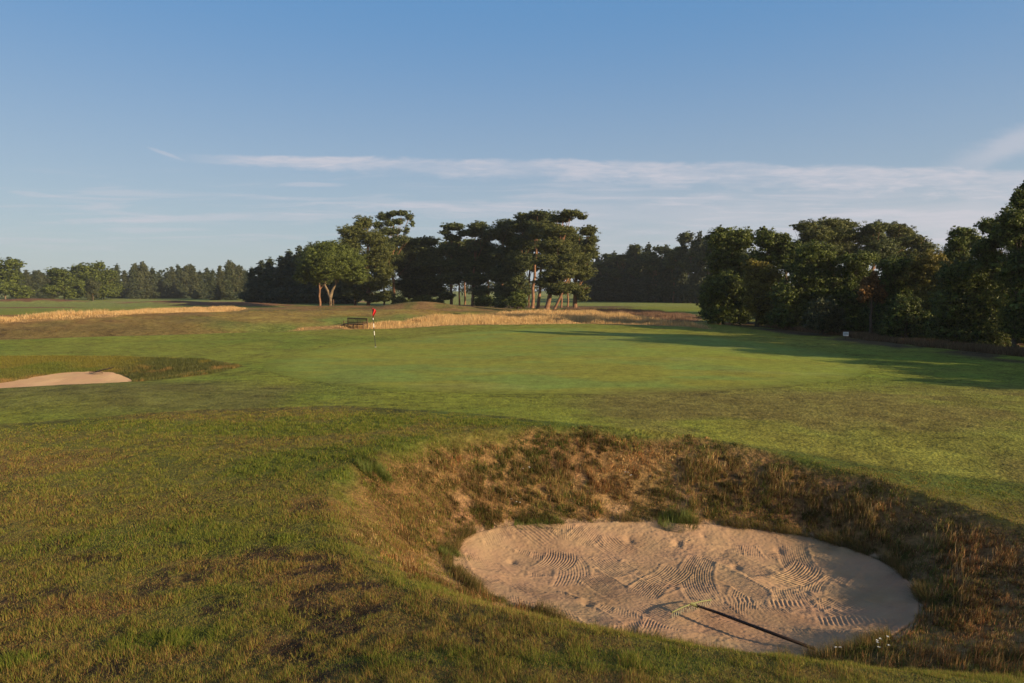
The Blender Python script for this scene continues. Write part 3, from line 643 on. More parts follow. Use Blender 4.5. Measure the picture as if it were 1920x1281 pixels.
def make_tree(name, lobes, leaf, n, seed, mleaf, mbark, tr, lean=(0, 0), split=.35, pine=False, top=None, label=None, cat='tree', group=None, loc=(0, 0, 0), rz=0, cl=1.0, fill=.35, flat=.6, limbs=10, extra=(), trunk=True):
    rg = rs(seed+7); root = empty(name, loc, rz, label, cat, group)
    V, F, t = leaf_mesh(lobes, n, leaf, seed, pine, cl, fill, flat)
    mesh_np('crown', V, F, mleaf, root, False, {'tint': t})
    if not trunk: return root
    Lb = np.array(lobes, float); zt = top if top else Lb[:, 2].max(); cen = np.average(Lb[:, :3], axis=0, weights=Lb[:, 3])
    tp = np.array([lean[0]*zt+cen[0]*.6, lean[1]*zt+cen[1]*.6, zt*.93]); nseg = 9
    tr = tr*.62; P = wob((0, 0, -.3), tp, nseg, tr*.35, rg); rad = tr*np.array([1.3, 1.05, .95, .88, .78, .66, .5, .34, .12])
    if split < .3:   # low forked trunk: stop it at the fork
        P = wob((0, 0, -.3), (0, 0, zt*split), nseg, tr*.10, rg); rad = tr*.8*np.array([1.5, 1.15, 1.0, .95, .93, .92, .95, .95, .85])
    paths = [(P, rad)]
    order = np.argsort(-Lb[:, 3]*Lb[:, 5])[:limbs]
    for q, i in enumerate(order):
        c = Lb[i, :3]; f = np.clip(c[2]/zt*.72 if split >= .3 else 1, split if split >= .3 else 1, .95 if split >= .3 else 1)
        s = P[int(f*(nseg-1))]; r0 = tr*(.42 if split >= .3 else .55)*(1.05-.5*f if split >= .3 else 1)
        mid = (s+c)/2+np.array([0, 0, -.04*zt]) + rg.randn(3)*tr*.8
        e = c+np.array([0, 0, Lb[i, 5]*.4])
        Q = np.array([s, (s*.7+mid*.3), mid, (mid+e)/2+rg.randn(3)*tr*.6, e]); paths.append((Q, r0*np.array([1.2, .95, .75, .5, .15])))
        for _ in range(2):
            d = rg.randn(3)*Lb[i, 3:6]*.6; paths.append((np.array([mid, (mid+c+d)/2+rg.randn(3)*tr*.4, c+d]), r0*np.array([.45, .3, .08])))
    for Q, r_ in extra: paths.append((np.array(Q, float), np.array(r_)))
    V, F = tubes(paths); mesh_np('trunk', V, F, mbark, root, True)
    return root
def copy_tree(o, loc, rz, sc, label=None, group=None):
    c = o.copy(); COL.objects.link(c); c.location = loc; c.rotation_euler = (0, 0, rz); c.scale = sc
    if label: c['label'] = label
    if group: c['group'] = group
    for ch in [k for k in bpy.data.objects if k.parent == o]:
        d = ch.copy(); COL.objects.link(d); d.parent = c
    return c
def px_tree(name, base, d, L, seed, mleaf, mbark, tr, label, leaf=None, dens=1.0, group=None, depth=1.0, **kw):
    """lobes given as (px, py, rx, ry) as seen at distance d; they become ellipsoids of real size, spread in depth"""
    rg = rs(seed); k = d/FPX; x0 = (base-960)*k; z0 = h1(x0, d); lobes = []
    for q, (a, b, rx, ry) in enumerate(L):
        z = CAM_Z+(545-b)*k-z0; dp = rg.uniform(-.5, .5)*rx*k*depth
        lobes.append(((a-base)*k, dp, z, rx*k, rx*k*.95, ry*k))
    leaf = (leaf or max(.10, d*.0017))*.74; area = sum(2*math.pi*(l[3]*l[4]+l[3]*l[5]) for l in lobes)
    n = int(min(105000, dens*area*1.45/(leaf*leaf*(.30 if not kw.get('pine') else .26))))
    return make_tree(name, lobes, leaf, n, seed, mleaf, mbark, tr, label=label, group=group, loc=(x0, d, z0), **kw)

# -- the oak and the pine grove
px_tree('oak_tree', 620, 112, [(622,492,44,30),(588,500,28,26),(655,495,32,28),(594,519,26,14),(662,519,28,14),(570,516,16,15),(620,466,27,13),(676,512,15,20),(640,475,24,16),(600,478,22,16)],
        201, M_OAK, M_BARKO, .48, 'rounded broad oak with a pale forked trunk, standing in front of the pines', split=.17, limbs=0, dens=1.25, fill=.3,
        extra=[([(0,0,1.4),(-.42,.1,2.5),(-.8,-.2,3.4),(-1.1,.2,4.6),(-2.0,0,6.2)],[.30,.21,.17,.12,.05]), ([(0,0,1.4),(.40,-.1,2.6),(.85,.2,3.6),(1.7,.1,4.9),(2.8,0,6.4)],[.29,.20,.16,.12,.05]),
               ([(-.8,-.2,3.4),(-.4,-.3,4.8),(-.1,.2,6.2),(.3,0,8.0)],[.14,.11,.09,.04]), ([(.85,.2,3.6),(1.0,-.2,5.0),(1.6,.1,7.0)],[.13,.10,.04]), ([(-.6,0,2.9),(-2.3,.3,3.9),(-3.6,.2,4.9)],[.11,.08,.03]), ([(.55,0,3.0),(1.3,.4,4.2),(.9,.5,6)],[.10,.07,.03])])
G = 'pines of the central grove'
px_tree('pine_tree', 600, 124, [(600,480,22,22),(592,505,22,20),(606,520,22,18)], 202, M_PINE, M_BARKP, .30, 'pine whose reddish trunk shows just left of the oak trunk', pine=True, group=G)
px_tree('pine_tree', 690, 126, [(682,422,20,15),(664,440,26,16),(700,450,30,16),(716,476,26,18),(690,492,38,20),(722,512,22,18),(700,532,34,18),(722,556,20,12),(660,465,26,20),(668,553,24,12),(700,560,24,9)],
        203, M_LPINE, M_BARKP, .5, 'tall full pine rising behind the oak, green almost to the ground', pine=True, group=G, fill=.45)
px_tree('pine_tree', 667, 130, [(655,470,20,20),(665,510,25,24),(660,540,22,16)], 223, M_PINE, M_BARKP, .35, 'slimmer dark pine between the oak and the tall full pine', pine=True, group=G)
px_tree('pine_tree', 738, 132, [(722,409,15,8),(738,404,10,6),(755,402,14,6),(769,409,9,8),(775,421,5,8),(748,417,13,7),(733,421,12,7),(711,424,11,9),(764,434,7,8),(733,436,24,9),(752,452,22,9),(728,462,26,14),(745,490,28,18)],
        204, M_PINE, M_BARKP, .42, 'pine with a ragged open top of tufts, tallest at the left of the grove', pine=True, group=G, cl=1.15, dens=.62, fill=.75, limbs=11)
for q, (b, d, L, m, lab) in enumerate([
    (768, 135, [(768,458,24,11),(758,480,28,18),(768,510,30,22),(765,536,30,14),(774,552,24,9)], M_PINE, 'dark low pine just right of the ragged-topped pine'),
    (806, 134, [(803,455,24,9),(795,476,28,18),(806,502,30,22),(806,530,28,16),(812,545,26,14)], M_PINE, 'dark pine in the dip of the grove skyline'),
    (846, 130, [(850,428,22,7),(836,438,11,5),(868,440,11,6),(850,448,18,6),(846,472,26,14),(850,500,28,18),(846,524,26,12),(838,556,16,8)], M_PINE, 'pine with a small flat layered top left of mid-grove'),
    (886, 128, [(898,428,20,9),(888,438,18,9),(912,444,16,10),(900,466,28,16),(896,496,28,20),(892,524,26,14),(902,547,20,12)], M_PINE, 'round-topped pine beside the flat layered pine'),
    (940, 124, [(950,424,22,10),(932,440,22,12),(955,450,24,14),(944,482,30,22),(940,516,28,20),(945,545,22,14),(950,555,22,12)], M_PINE, 'dense dark pine near the middle of the grove'),
    (978, 121, [(985,412,20,10),(970,428,24,12),(1000,424,20,12),(985,455,28,18),(975,495,26,22),(968,528,20,18),(980,546,18,14)], M_PINE, 'dark pine left of the tallest flat-topped pines'),
    (998, 118, [(1014,405,22,8),(1030,412,18,7),(1002,420,24,9),(1018,432,26,10)], M_PINE, 'bare orange-trunked pine with its crown only at the top, left of the bright pines'),
    (1008, 114, [(1024,428,26,10),(1008,440,22,10),(1036,448,26,12),(1030,470,26,12)], M_LPINE, 'straight bare-trunked pine directly left of the thick dark trunk'),
    (1024, 106, [(1070,404,26,7),(1090,409,11,5),(1052,412,24,8),(1046,436,34,12),(1034,460,36,12),(1058,470,30,14),(1030,492,36,15),(1046,515,36,16),(1022,530,22,12),(1052,540,30,12),(1046,548,24,7)], M_LPINE, 'large flat-topped pine with a thick trunk at the front of the grove'),
    (1078, 110, [(1100,436,18,10),(1108,452,13,9),(1096,466,24,13),(1112,478,9,10),(1085,486,26,14),(1092,512,22,18),(1086,545,20,13),(1092,560,12,6),(1062,500,20,20)], M_LPINE, 'rightmost pine of the central grove with drooping sunlit boughs')]):
    px_tree('pine_tree', b, d, L, 205+q, m, M_BARKP if q > 1 else M_BARKD, .42 if q < 8 else .55, lab, pine=True, group=G, fill=.5, dens=1.15, cl=.9, lean=((.10, 0) if q == 8 else (0, 0)))
px_tree('pine_tree', 1037, 104, [(1062,500,20,10),(1068,486,18,9),(1058,515,20,8)], 231, M_LPINE, M_BARKP, .33, 'slender pine whose orange trunk leans to the right at the grove front', pine=True, group=G, lean=(.28, 0), limbs=4)
px_tree('bush', 970, 101, [(970,560,15,16),(962,566,11,12),(978,566,11,12)], 232, M_BUSH, M_BARKD, .15, 'low round bush at the foot of the central grove', cat='bush', limbs=3, leaf=.16)

for q, (px, py, w, h, d, lab) in enumerate(((752,566,16,9,124,'low dark bush at the far left foot of the grove'),(792,564,20,10,130,'wide dark bush under the dip of the grove skyline'),(822,567,12,7,132,'small bush beside the lit gap under the grove'),
                                         (908,564,18,11,120,'dark bush between the grove trunks, left of the low round bush'),(938,566,14,12,112,'upright dark bush just left of the low round bush'))):
    px_tree('bush', px, d, [(px,py,w,h),(px-w*.5,py+3,w*.6,h*.7),(px+w*.5,py+3,w*.6,h*.7)], 240+q, M_BUSH, M_BARKD, .12, lab, cat='bush', limbs=2, leaf=.18, group='bushes under the grove')
# -- prototypes and their copies
def proto_pine(seed, h=16, m=M_PINE, bark=M_BARKP, bare=.45, leaf=.24):
    rg = rs(seed); lob = []
    for i in range(11):
        f = bare+(1-bare)*(i+.5)/11; a = rg.rand()*6.28; rr = (1.9*math.sin(math.pi*min(1, (1-f)*1.15+.25))+.5)*(.8+.4*rg.rand())
        lob.append((math.cos(a)*rr*.8, math.sin(a)*rr*.8, f*h*.97, rr, rr, rr*.42))
    return make_tree('pine_tree', lob, leaf*.78, 40000, seed, m, bark, .32, pine=True, fill=.5, limbs=9, cat='tree')
def proto_fir(seed, h=14, m=M_FIR, w=2.6, leaf=.30):
    rg = rs(seed); lob = []
    for i in range(13):
        f = .03+.95*(i+.5)/13; rr = w*(1-f)**.62*(.75+.5*rg.rand())+.25; a = rg.rand()*6.28
        lob.append((math.cos(a)*rr*.35, math.sin(a)*rr*.35, f*h, rr, rr, h*.055+.12*rr))
    return make_tree('conifer_tree', lob, leaf*.78, 34000, seed, m, M_BARKD, .26, pine=True, fill=.4, limbs=3, cat='tree')
def proto_round(seed, h=11, m=M_OAK, w=5, low=-.06, leaf=.3, name='broadleaf_tree', n=24000):
    rg = rs(seed); lob = [(0, 0, h*.62, w*.62, w*.62, h*.30)]
    for i in range(10):
        a = rg.rand()*6.28; f = low+.2+(.75-low)*rg.rand(); rr = w*.42*(.7+.5*rg.rand()); k = w*.62*math.sqrt(max(.1, 1-((f-.55)/.55)**2))
        lob.append((math.cos(a)*k, math.sin(a)*k, f*h, rr, rr, rr*.8))
    return make_tree(name, lob, leaf*.78, int(n*1.6), seed, m, M_BARKO, .34, fill=.35, limbs=6, split=.28, cat='tree')
PP = [('p', proto_pine(300+i, 16, [M_PINE, M_LPINE, M_PINE][i])) for i in range(3)]
PF = [('f', proto_fir(310+i, 14, [M_FIR, M_FIR, M_OLIVE, M_FIR][i], [2.6, 2.1, 2.5, 3.2][i])) for i in range(4)]
PR = [('r', proto_round(320+i, 11, [M_OAK, M_BUSH, M_OLIVE][i])) for i in range(3)]
HT = {'p': 16.0, 'f': 14.0, 'r': 11.0}
used = set()
def put(pr, px, d, top, wpx=None, label=None, group=None, rz=None, seed=0):
    k, o = pr; x = (px-960)*d/FPX; z = h1(x, d); h = CAM_Z+(545-top)*d/FPX-z; s = h/HT[k]
    base_w = {'p': 6.0, 'f': 5.2, 'r': 9.6}[k]; sx = (wpx*d/FPX/base_w) if wpx else s
    rz = rz if rz is not None else (px*1.7+d) % 6.28
    if o.name not in used:
        used.add(o.name); o.location = (x, d, z-.1); o.rotation_euler = (0, 0, rz); o.scale = (sx, sx, s); o['label'] = label
        if group: o['group'] = group
        return o
    return copy_tree(o, (x, d, z-.1), rz, (sx, sx, s), label, group)
# fillers inside the grove: trunks that show under the dark canopy
for px, d, top, i, lab in ((826,139,452,0,'slim pine trunk at the left edge of the lit gap under the grove'),(862,137,450,2,'pine trunk beside the lit gap under the grove'),(872,141,448,0,'pale thin pine trunk seen through the lit gap in the grove'),
                       (916,134,440,2,'pine half hidden left of the low round bush'),(958,131,430,0,'pine trunk directly behind the low round bush'),(992,125,420,2,'orange upright pine trunk right of the low round bush'),
                       (1052,122,430,1,'pine trunk behind the leaning trunk'),(1064,127,440,1,'pine trunk between the leaning trunk and the rightmost pine'),(786,140,462,2,'dark pine deep in the left half of the grove'),(720,140,455,0,'dark pine behind the full pine')):
    put(PP[i], px, d, top, 48, lab, G)
# dark conifers running left from the grove
for q, (px, top, w) in enumerate(((476,502,26),(492,488,34),(510,484,36),(528,480,38),(546,470,38),(562,461,36),(580,463,40),(602,458,44),(628,462,44),(650,450,44))):
    put(PF[(0, 3, 1, 3)[q % 4]], px, 178-q*3.2, top, w*1.25, '%s dark conifer from the left in the row running into the grove' % ('first','second','third','fourth','fifth','sixth','seventh','eighth','ninth','tenth')[q], 'dark conifers left of the oak')
# far left tree line
GL = 'distant tree line on the left'
FL = [('r',0,12,486,86,225,'big dark round oak at the left edge of the picture'),('r',1,-60,480,90,225,None),
      ('r',0,122,505,66,238,'low round green oak standing before the far tree line'),('r',1,168,488,74,262,'tallest round tree of the far left line'),('r',1,196,498,60,268,'round tree adjoining the tallest one in the far left line'),
      ('r',2,176,526,32,236,'small olive bushy tree in front of the far left line')]
for k, i, px, top, w, d, lab in FL:
    if lab: put(PR[i], px, d, top, w, lab, GL)
row = [(38,500),(54,506),(70,508),(82,512),(98,508),(142,500),(214,503),(224,496),(238,507),(252,500),(264,496),(276,500),(288,502),(302,515),(314,512),(326,500),(338,497),(352,500),(366,498),(378,508),(390,502),(402,506),(414,498),(428,497),(440,494),(450,503),(461,506),(472,504)]
ords = ['first','second','third','fourth','fifth','sixth','seventh','eighth','ninth','tenth','eleventh','twelfth','thirteenth','fourteenth','fifteenth','sixteenth','seventeenth','eighteenth','nineteenth','twentieth','twenty-first','twenty-second','twenty-third','twenty-fourth','twenty-fifth','twenty-sixth','twenty-seventh','twenty-eighth']
for q, (px, top) in enumerate(row):
    t = [PF[1], PF[2], PF[0], PR[2], PF[2], PF[1], PF[3]][q % 7]
    d = 292+((q*37) % 9)*3-(q > 20)*40
    put(t, px, d, top, 26 if t[0] == 'f' else 34, '%s tree from the left in the hazy far line of conifers' % ords[q], GL)
# tree line behind the far field on the right
prof = [(1104,492),(1118,479),(1134,475),(1150,473),(1166,477),(1182,466),(1198,459),(1214,457),(1230,461),(1246,459),(1262,462),(1278,450),(1294,436),(1310,434),(1328,437),(1346,426),(1366,430)]
for q, (px, top) in enumerate(prof):
    t = [PP[0], PF[3], PP[2], PF[0]][q % 4]
    put(t, px, 205-q*3.0, top, 44 if t[0] == 'p' else 34, '%s tree from the left in the dark wood behind the right-hand field' % ords[q], 'dark wood behind the right-hand field')
for q, (px, top) in enumerate([(1112,520),(1140,512),(1168,520),(1196,510),(1224,505),(1252,512),(1280,500),(1306,506)]):
    put(PF[3], px, 196-q*3, top, 46, '%s low dark conifer from the left along the edge of the right-hand field' % ords[q], 'low conifers edging the right-hand field')

# far wood behind the front rows: one mass
def woods():
    rg = rs(400); lob = []
    for i in range(220):
        if i < 165: px = rg.uniform(-1100, 560); d = rg.uniform(315, 350); top = 512+rg.randn()*4
        else: px = rg.uniform(1090, 1420); d = rg.uniform(212, 230); top = 490+rg.randn()*5-(px-1090)*.10
        k = d/FPX; x = (px-960)*k; h = CAM_Z+(545-top)*k
        lob += [(x, d, h*.72, 4.2, 3, h*.28), (x+rg.randn(), d, h*.32, 4.5, 3, h*.32)]
    for i in range(60):
        px = rg.uniform(560, 1100); d = rg.uniform(330, 345); k = d/FPX; h = CAM_Z+(545-523+rg.randn()*3)*k; lob.append(((px-960)*k, d, h*.5, 4.5, 3, h*.5))
    V, F, t = leaf_mesh(lob, 150000, .62, 401, True, .9, .4)
    tag(mesh_np('far_woods', V, F, M_FIR, None, False, {'tint': t}), 'hazy mass of trees deep behind the far tree lines', 'woods', kind='stuff')
woods()

# -- right side: pines behind, then the broadleaf hedge
GP = 'pines behind the right-hand hedge'
for q, (b, L, lab) in enumerate([
    (1512, [(1508,428,22,11),(1520,445,30,16),(1505,470,30,22)], 'leftmost pine standing above the right-hand hedge'),
    (1556, [(1548,424,28,11),(1572,426,26,10),(1560,445,40,16),(1560,475,40,26)], 'broad-topped pine, tallest above the right-hand hedge'),
    (1632, [(1625,432,20,10),(1642,428,18,9),(1632,448,30,14),(1635,475,34,22)], 'pine between the broad-topped pine and the domed pine'),
    (1672, [(1664,432,22,10),(1684,440,24,12),(1674,458,38,16),(1678,485,40,22)], 'domed pine above the middle of the right-hand hedge'),
    (1718, [(1712,452,20,10),(1724,468,22,14),(1716,490,28,20)], 'rightmost and lowest pine above the right-hand hedge')]):
    px_tree('pine_tree', b, 80+3*(q % 2), L, 500+q, M_LPINE if q != 2 else M_PINE, M_BARKP, .4, lab, pine=True, group=GP, fill=.45, leaf=.19, dens=1.1)
GH = 'broadleaf trees and bushes of the right-hand hedge'
HEDGE = [
 (1372, 66, [(1352,450,30,22),(1385,450,30,22),(1345,490,26,30),(1375,500,40,35),(1345,545,28,35),(1385,560,40,35),(1352,436,12,9)], M_BUSH, 'tall broadleaf tree at the left end of the hedge'),
 (1348, 60, [(1345,545,28,24),(1328,565,18,25),(1368,560,28,28),(1345,588,32,18),(1385,588,26,20),(1400,560,24,26),(1362,530,30,18)], M_BUSH, 'large rounded bush at the left foot of the hedge'),
 (1432, 63, [(1430,452,26,20),(1428,434,7,10),(1455,465,24,24),(1425,500,34,30),(1450,540,36,36),(1440,580,36,28)], M_BUSH, 'tree with a thin upright top spray, second in the hedge'),
 (1420, 57, [(1412,500,22,14),(1432,515,24,16),(1408,525,20,16),(1420,560,32,30),(1436,592,30,20)], M_YBUSH, 'yellowing rounded crown halfway up the left part of the hedge'),
 (1470, 62, [(1468,448,11,12),(1476,466,18,14),(1470,490,24,20)], M_BUSH, 'narrow spiky-topped tree left of the broad-topped pine'),
 (1520, 54, [(1515,478,36,24),(1545,500,34,28),(1500,515,34,34),(1535,545,40,36),(1510,585,44,32),(1560,590,36,30)], M_BUSH, 'full sunlit tree in the middle left of the hedge'),
 (1600, 52, [(1595,490,30,16),(1622,486,26,14),(1602,515,34,22),(1600,560,38,40),(1610,600,38,30)], M_BUSH, 'dense green tree left of the rusty shrub'),
 (1634, 46, [(1632,532,18,18),(1618,552,15,16),(1650,552,15,16),(1634,518,7,12)], M_RUST, 'rusty brown pointed shrub in front of the hedge'),
 (1545, 47, [(1545,580,26,22),(1530,600,24,22),(1562,598,24,24)], M_OLIVE, 'low greyish shrub left of the rusty shrub'),
 (1672, 47, [(1670,500,34,18),(1700,505,30,18),(1680,540,40,34),(1660,590,38,40),(1700,600,36,36)], M_BUSH, 'wide bush right of the rusty shrub'),
 (1740, 45, [(1738,492,30,18),(1715,515,26,16),(1752,520,34,26),(1738,570,42,46),(1730,615,40,30)], M_YBUSH, 'bush with a sunlit yellowish top, right of the wide bush'),
 (1800, 46, [(1798,440,22,14),(1782,458,18,14),(1815,455,22,16),(1795,480,30,22),(1800,520,40,36)], M_BUSH, 'rounded tree whose dark top pokes above the hedge right of the last pine'),
 (1795, 39, [(1785,515,38,26),(1815,530,34,26),(1790,570,44,42),(1800,620,44,36)], M_BUSH, 'dark shaded bush in front of the rounded tree'),
 (1862, 38, [(1852,425,20,16),(1868,445,28,22),(1845,470,26,22),(1870,500,40,34),(1860,560,44,50),(1855,620,44,42)], M_BUSH, 'dark tree left of the tallest tree at the right edge'),
 (1908, 36, [(1900,378,18,20),(1912,352,9,16),(1878,412,22,20),(1918,376,18,22),(1888,440,26,24),(1925,395,26,26),(1900,425,26,24),(1930,450,40,36),(1905,510,44,48),(1915,590,48,60)], M_BUSH, 'tallest dark tree at the right edge of the picture'),
 (1700, 42, [(1700,585,30,34),(1722,610,28,28),(1680,612,26,24)], M_BUSH, 'dark low bush at the hedge foot beyond the white sign'),
 (1480, 53, [(1478,560,28,30),(1465,592,28,22),(1495,595,26,22)], M_BUSH, 'low bush filling the hedge foot below the full sunlit tree'),
]
for q, (b, d, L, m, lab) in enumerate(HEDGE):
    px_tree('hedge_tree' if L[0][1] < 500 else 'bush', b, d, L, 540+q, m, M_BARKD, .16 if L[0][1] > 500 else .26, lab, group=GH, fill=.35, leaf=max(.11, d*.0025), dens=.9, cat='tree' if L[0][1] < 500 else 'bush', limbs=5, flat=.8, cl=.8)
# the hedge goes on past the frame: these cast the long shadow over the green
for q, (x, y, h, w) in enumerate(((28,31,7.2,6),(29.5,26,5.6,6),(28.5,21,4.4,5.5),(30,16,4.8,5.5),(31,11.5,5.2,5),(31,41,5.2,6),(32,50,5,7),(34,60,4.5,7),(35,72,4.5,8))):
    k, o = PR[1]; copy_tree(o, (x, y, h1(x, y)-.1), q*1.3, (w/9.6*1.25, w/9.6*1.25, h/11), 'broadleaf tree of the hedge, number %s counted from beyond the right edge' % ords[q], 'trees continuing the hedge beyond the right edge')

# ------------------------------------------------------------------ flagstick
def flag():
    x, y = hit(704, 651); z = h1(x, y)+.01; k = y/FPX; root = empty('flagstick', (x, y, z), 0, 'red flag hanging limp on a black and white striped pole on the green', 'golf flag')
    top = Vector((-5*k, 0, 74*k)); cuts = [0, 22, 30, 36.5, 44, 51, 54.5, 74]; cols = 'bwbwbwb'
    for i, c in enumerate(cols):
        a, b = top*(cuts[i]/74), top*(cuts[i+1]/74); V, F = tubes([([tuple(a), tuple((a+b)/2), tuple(b)], [.017]*3)], 10)
        mesh_np('pole_section', V, F, M_WHITE if c == 'w' else M_BLACK, root)
    # cloth: hangs from two points, folded on itself
    nu, nv = 14, 16; V = []; F = []
    for i in range(nu):
        for j in range(nv):
            u, v = i/(nu-1), j/(nv-1)
            hx = .015+.13*u*(1-.15*v)+.06*math.sin(v*4+1)*u; sag = .44*v+.26*u*(.6+.4*v)
            V.append((top.x+hx, .055*math.sin(u*9+v*2)*(.3+u), top.z-.02-sag*.80))
    for i in range(nu-1):
        for j in range(nv-1): F.append((i*nv+j, i*nv+j+1, (i+1)*nv+j+1, (i+1)*nv+j))
    f = mesh_np('flag', np.array(V), np.array(F), M_RED, root); s = f.modifiers.new('thick', 'SOLIDIFY'); s.thickness = .006
    V, F = tubes([([(0, 0, -.03), (0, 0, .004)], [.054, .054])], 16); mesh_np('cup', V, F, M_WHITE, root)
flag()

# ------------------------------------------------------------------ benches
def bench(loc, rz, label, Lm=2.3):
    r = empty('park_bench', loc, rz, label, 'bench', 'wooden benches'); W = .56
    MB().box((0, -.25, .43), (Lm-.14, .10, .03)).box((0, -.12, .43), (Lm-.14, .10, .03)).box((0, .01, .43), (Lm-.14, .10, .03)).box((0, .14, .43), (Lm-.14, .10, .03)).box((0, -.30, .385), (Lm-.14, .03, .06)).build('seat', M_WOOD, r, .004)
    for s in (-1, 1):
        MB().box((s*(Lm/2-.035), -.28, .31), (.065, .065, .62)).build('leg', M_WOOD, r, .004)
        MB().box((s*(Lm/2-.035), .235, .47), (.065, .065, .95)).build('leg', M_WOOD, r, .004)
        MB().box((s*(Lm/2-.035), -.05, .64), (.085, .60, .035)).build('armrest', M_WOOD, r, .004)
        MB().box((s*(Lm/2-.035), -.02, .36), (.04, .46, .05)).build('side_rail', M_WOOD, r, .004)
    MB().box((0, -.27, .2), (.055, .055, .40)).build('leg', M_WOOD, r, .004); MB().box((0, .23, .2), (.055, .055, .40)).build('leg', M_WOOD, r, .004)
    b = MB().box((0, .235, .90), (Lm-.135, .04, .09)).box((0, .235, .50), (Lm-.135, .04, .06))
    n = 17
    for i in range(n): b.box((-Lm/2+.16+(Lm-.32)*i/(n-1), .235, .69), (.055 if i != 8 else .08, .022, .33))
    b.build('backrest', M_WOOD, r, .003)
x, y = hit(667, 616); bench((x, y, h1(x, y)), R(-32), 'dark slatted wooden bench in dry grass beside the green, left of the flag', 2.5)
x, y = hit(611, 574); bench((x+0.3, 108.5, h1(x+.3, 108.5)), R(-80), 'small distant bench seen end-on beside the oak trunk', 1.6)

# ------------------------------------------------------------------ rakes
def rake(hx, hy, ex, ey, zf, label, hrot=0.0, headw=.70, head=M_TINE, lift=.0):
    d = Vector((ex-hx, ey-hy, 0)); ln = d.length; rz = math.atan2(d.y, d.x); r = empty('bunker_rake', (hx, hy, zf(hx, hy)), rz, label, 'rake', 'bunker rakes')
    r.rotation_euler = (0, 0, rz); ch_, sh_ = math.cos(hrot), math.sin(hrot); rot = lambda p: (p[0]*ch_-p[1]*sh_, p[0]*sh_+p[1]*ch_, p[2])
    ze = zf(ex, ey)-zf(hx, hy)
    pts = [(0, 0, .115), (ln*.25, 0, .100+ze*.25), (ln*.6, 0, .06+ze*.6), (ln, 0, .022+ze)]
    V, F = tubes([(pts, [.015, .019, .020, .020])], 10); h = mesh_np('handle', V, F, M_HANDLE, r)
    V, F = tubes([([pts[0], (.10, 0, .110)], [.021, .021])], 10); mesh_np('socket', V, F, head, r)
    w = headw; P = [(-.012*(1-(t*2)**2)+.01, t*w, .088+.022*(1-(abs(t)*2)**2)) for t in np.linspace(-.5, .5, 13)]
    V, F = tubes([([rot(p) for p in P], [.0095]*13)], 8); mesh_np('head', V, F, head, r)
    for i in range(18):
        t = -.48+.96*i/17; p = (-.012*(1-(t*2)**2)+.01, t*w, .088+.022*(1-(abs(t)*2)**2))
        V, F = tubes([([rot(p), rot((p[0]-.012, p[1], p[2]*.5)), rot((p[0]-.006, p[1], .004))], [.006, .005, .0035])], 6); mesh_np('tooth', V, F, M_TOOTH if head is M_TINE else head, r)
    return r
fz = lambda x, y: float(floor1(np.array([x]), np.array([y]))[0])+.022
a = at(1296, 1147, SAND_Z); b = at(1528, 1226, SAND_Z+.06)
rake(a[0], a[1], b[0], b[1], fz, 'rake with a lime-coloured head and long dark handle lying in the near bunker', hrot=-.24)
fz2 = lambda x, y: max(h1(x, y), float(floor2(np.array([x]), np.array([y]))[0]))+.01
A2 = hit(180, 706); B2 = hit(211, 691); rake(A2[0], A2[1], B2[0], B2[1], fz2, 'dark rake lying half up the bank of the far-left bunker', head=M_HANDLE, headw=.6)

# ------------------------------------------------------------------ sign
def sign():
    x, y = hit(1587, 636); z = h1(x, y); r = empty('notice_board', (x-.05, y, z), R(-18), 'small white notice board with two lines of dark lettering before the hedge', 'sign')
    MB().box((0, 0, .17), (.03, .03, .36)).build('post', M_WOOD, r)
    MB().box((0, -.028, .33), (.31, .02, .25)).build('board', M_WHITE, r, .003)
    rg = random.Random(3)
    for zz, word in ((.375, (.05, .03, .04, .05, .03)), (.305, (.03, .05, .04, .03, .05, .03))):
        b = MB(); xx = -.115
        for w in word: b.box((xx+w/2, -.0405, zz), (w*.8, .004, .030)); xx += w+.004
        b.build('lettering', M_GREYDK, r)
sign()

# ------------------------------------------------------------------ small plants
def yarrow(px, py, n, seed, label, z=None, hgt=.16):
    x, y = hit(px, py); r = empty('yarrow_plant', (x, y, h1(x, y)), 0, label, 'wildflower', 'white wildflowers around the bunker'); rg = rs(seed)
    paths = []; heads = []
    for i in range(n):
        a = rg.rand()*6.28; rr = rg.rand()**.5*.19; t = (math.cos(a)*rr, math.sin(a)*rr*.7, hgt*(.7+.6*rg.rand())); paths.append(([(t[0]*.3, t[1]*.3, -.02), (t[0]*.7, t[1]*.7, t[2]*.5), t], [.003, .0025, .002])); heads.append(t)
    V, F = tubes(paths, 5); mesh_np('stem', V, F, M_YBUSH, r, attrs={'tint': np.full(len(V), .6)})
    for t in heads:
        P = []; Q = []
        for j in range(16):
            a = rg.rand()*6.28; q = rg.rand()**.5*.013; c = np.array([t[0]+math.cos(a)*q, t[1]+math.sin(a)*q, t[2]+.004*rg.rand()]); b = len(P)
            for k in range(4): P.append(c+np.array([math.cos(k*1.57+a)*.0065, math.sin(k*1.57+a)*.0065, .003*(k % 2)]))
            Q.append((b, b+1, b+2, b+3))
        mesh_np('flower_head', np.array(P), np.array(Q), M_PETAL, r, False)
yarrow(1652, 1228, 6, 601, 'white flower clump at the near right lip of the bunker')
yarrow(1586, 1228, 2, 602, 'pair of white flowers on the near lip, left of the larger clump', hgt=.10)
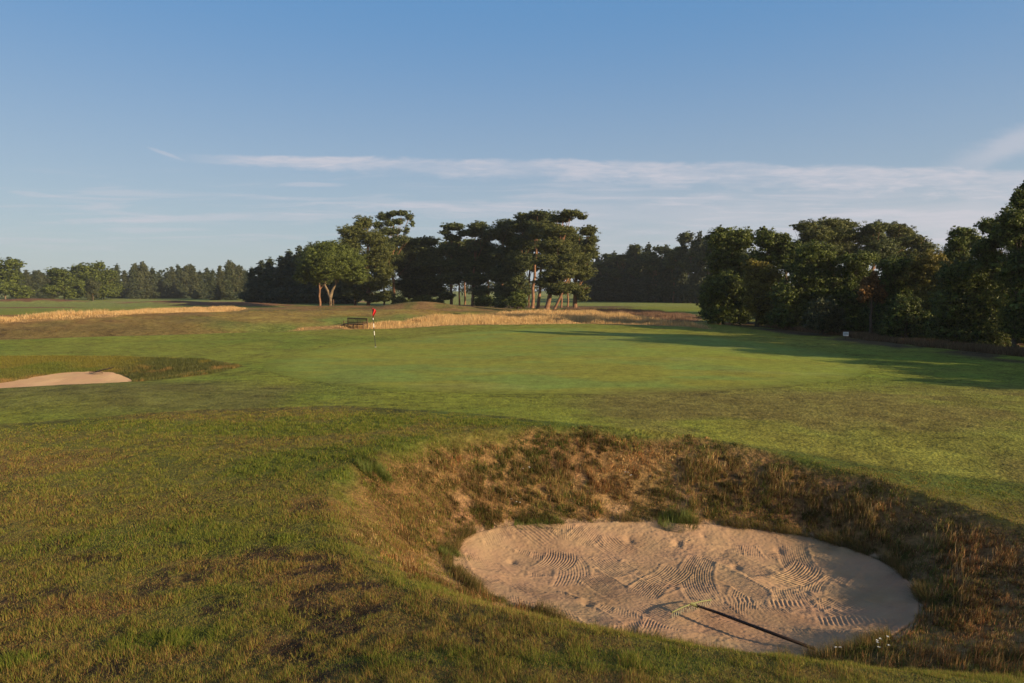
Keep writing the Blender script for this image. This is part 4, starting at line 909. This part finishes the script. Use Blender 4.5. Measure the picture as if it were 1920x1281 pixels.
yarrow(975, 885, 3, 603, 'tiny white flowers high on the left of the bunker bank', hgt=.08)
yarrow(1175, 895, 4, 604, 'tiny white flowers near the middle of the bunker bank', hgt=.08)
yarrow(968, 945, 3, 605, 'tiny white flowers low on the left of the bunker bank', hgt=.07)
def tussock(px, py, s, seed, label, cols):
    x0, y0 = hit(px, py); rg = rs(seed); n = int(900*s); a = rg.rand(n)*6.28; q = rg.rand(n)**.6*.30*s
    x = np.cos(a)*q; y = np.sin(a)*q*.7; z = H(x+x0, y+y0)-h1(x0, y0)
    c = pick(n, cols, np.tile([.4, .35, .25], (n, 1)), rg)
    o = blades('grass_tussock', x, y, (.10+.12*rg.rand(n))*s, np.full(n, .006), c, .7, None, 2, seed, .01, z=z, label=label, cat='grass tussock')
    o.location = (x0, y0, h1(x0, y0)); o['kind'] = 'thing'; o['group'] = 'grass tussocks on the bank'
gr = [(.085, .125, .025), (.12, .15, .035), (.16, .17, .05)]
tussock(700, 884, 1.0, 611, 'bright green tussock at the left shoulder of the bunker bank', gr)
tussock(985, 990, .7, 612, 'small green tuft at the sand edge, leftmost of the two', gr)
tussock(1030, 985, .8, 613, 'green tuft at the sand edge right of the small tuft', gr)
tussock(1270, 985, 1.2, 614, 'wide green tuft at the middle of the bunker back edge', gr)
tussock(850, 1045, .8, 615, 'green tuft at the left end of the sand', gr)

# ------------------------------------------------------------------ morning haze
def haze():
    o = MB().box((0, 180, 17), (1400, 900, 46)).build('haze', None); o.data.materials.clear()
    m = bpy.data.materials.new('haze'); m.use_nodes = True; nt = m.node_tree; nt.nodes.clear()
    v = nt.nodes.new('ShaderNodeVolumePrincipled'); v.inputs['Color'].default_value = (.86, .92, 1, 1); v.inputs['Density'].default_value = .00022; v.inputs['Anisotropy'].default_value = .2
    out = nt.nodes.new('ShaderNodeOutputMaterial'); nt.links.new(v.outputs[0], out.inputs['Volume'])
    o.data.materials.append(m); tag(o, kind='stuff', label='thin morning haze over the far trees', cat='haze')
haze()
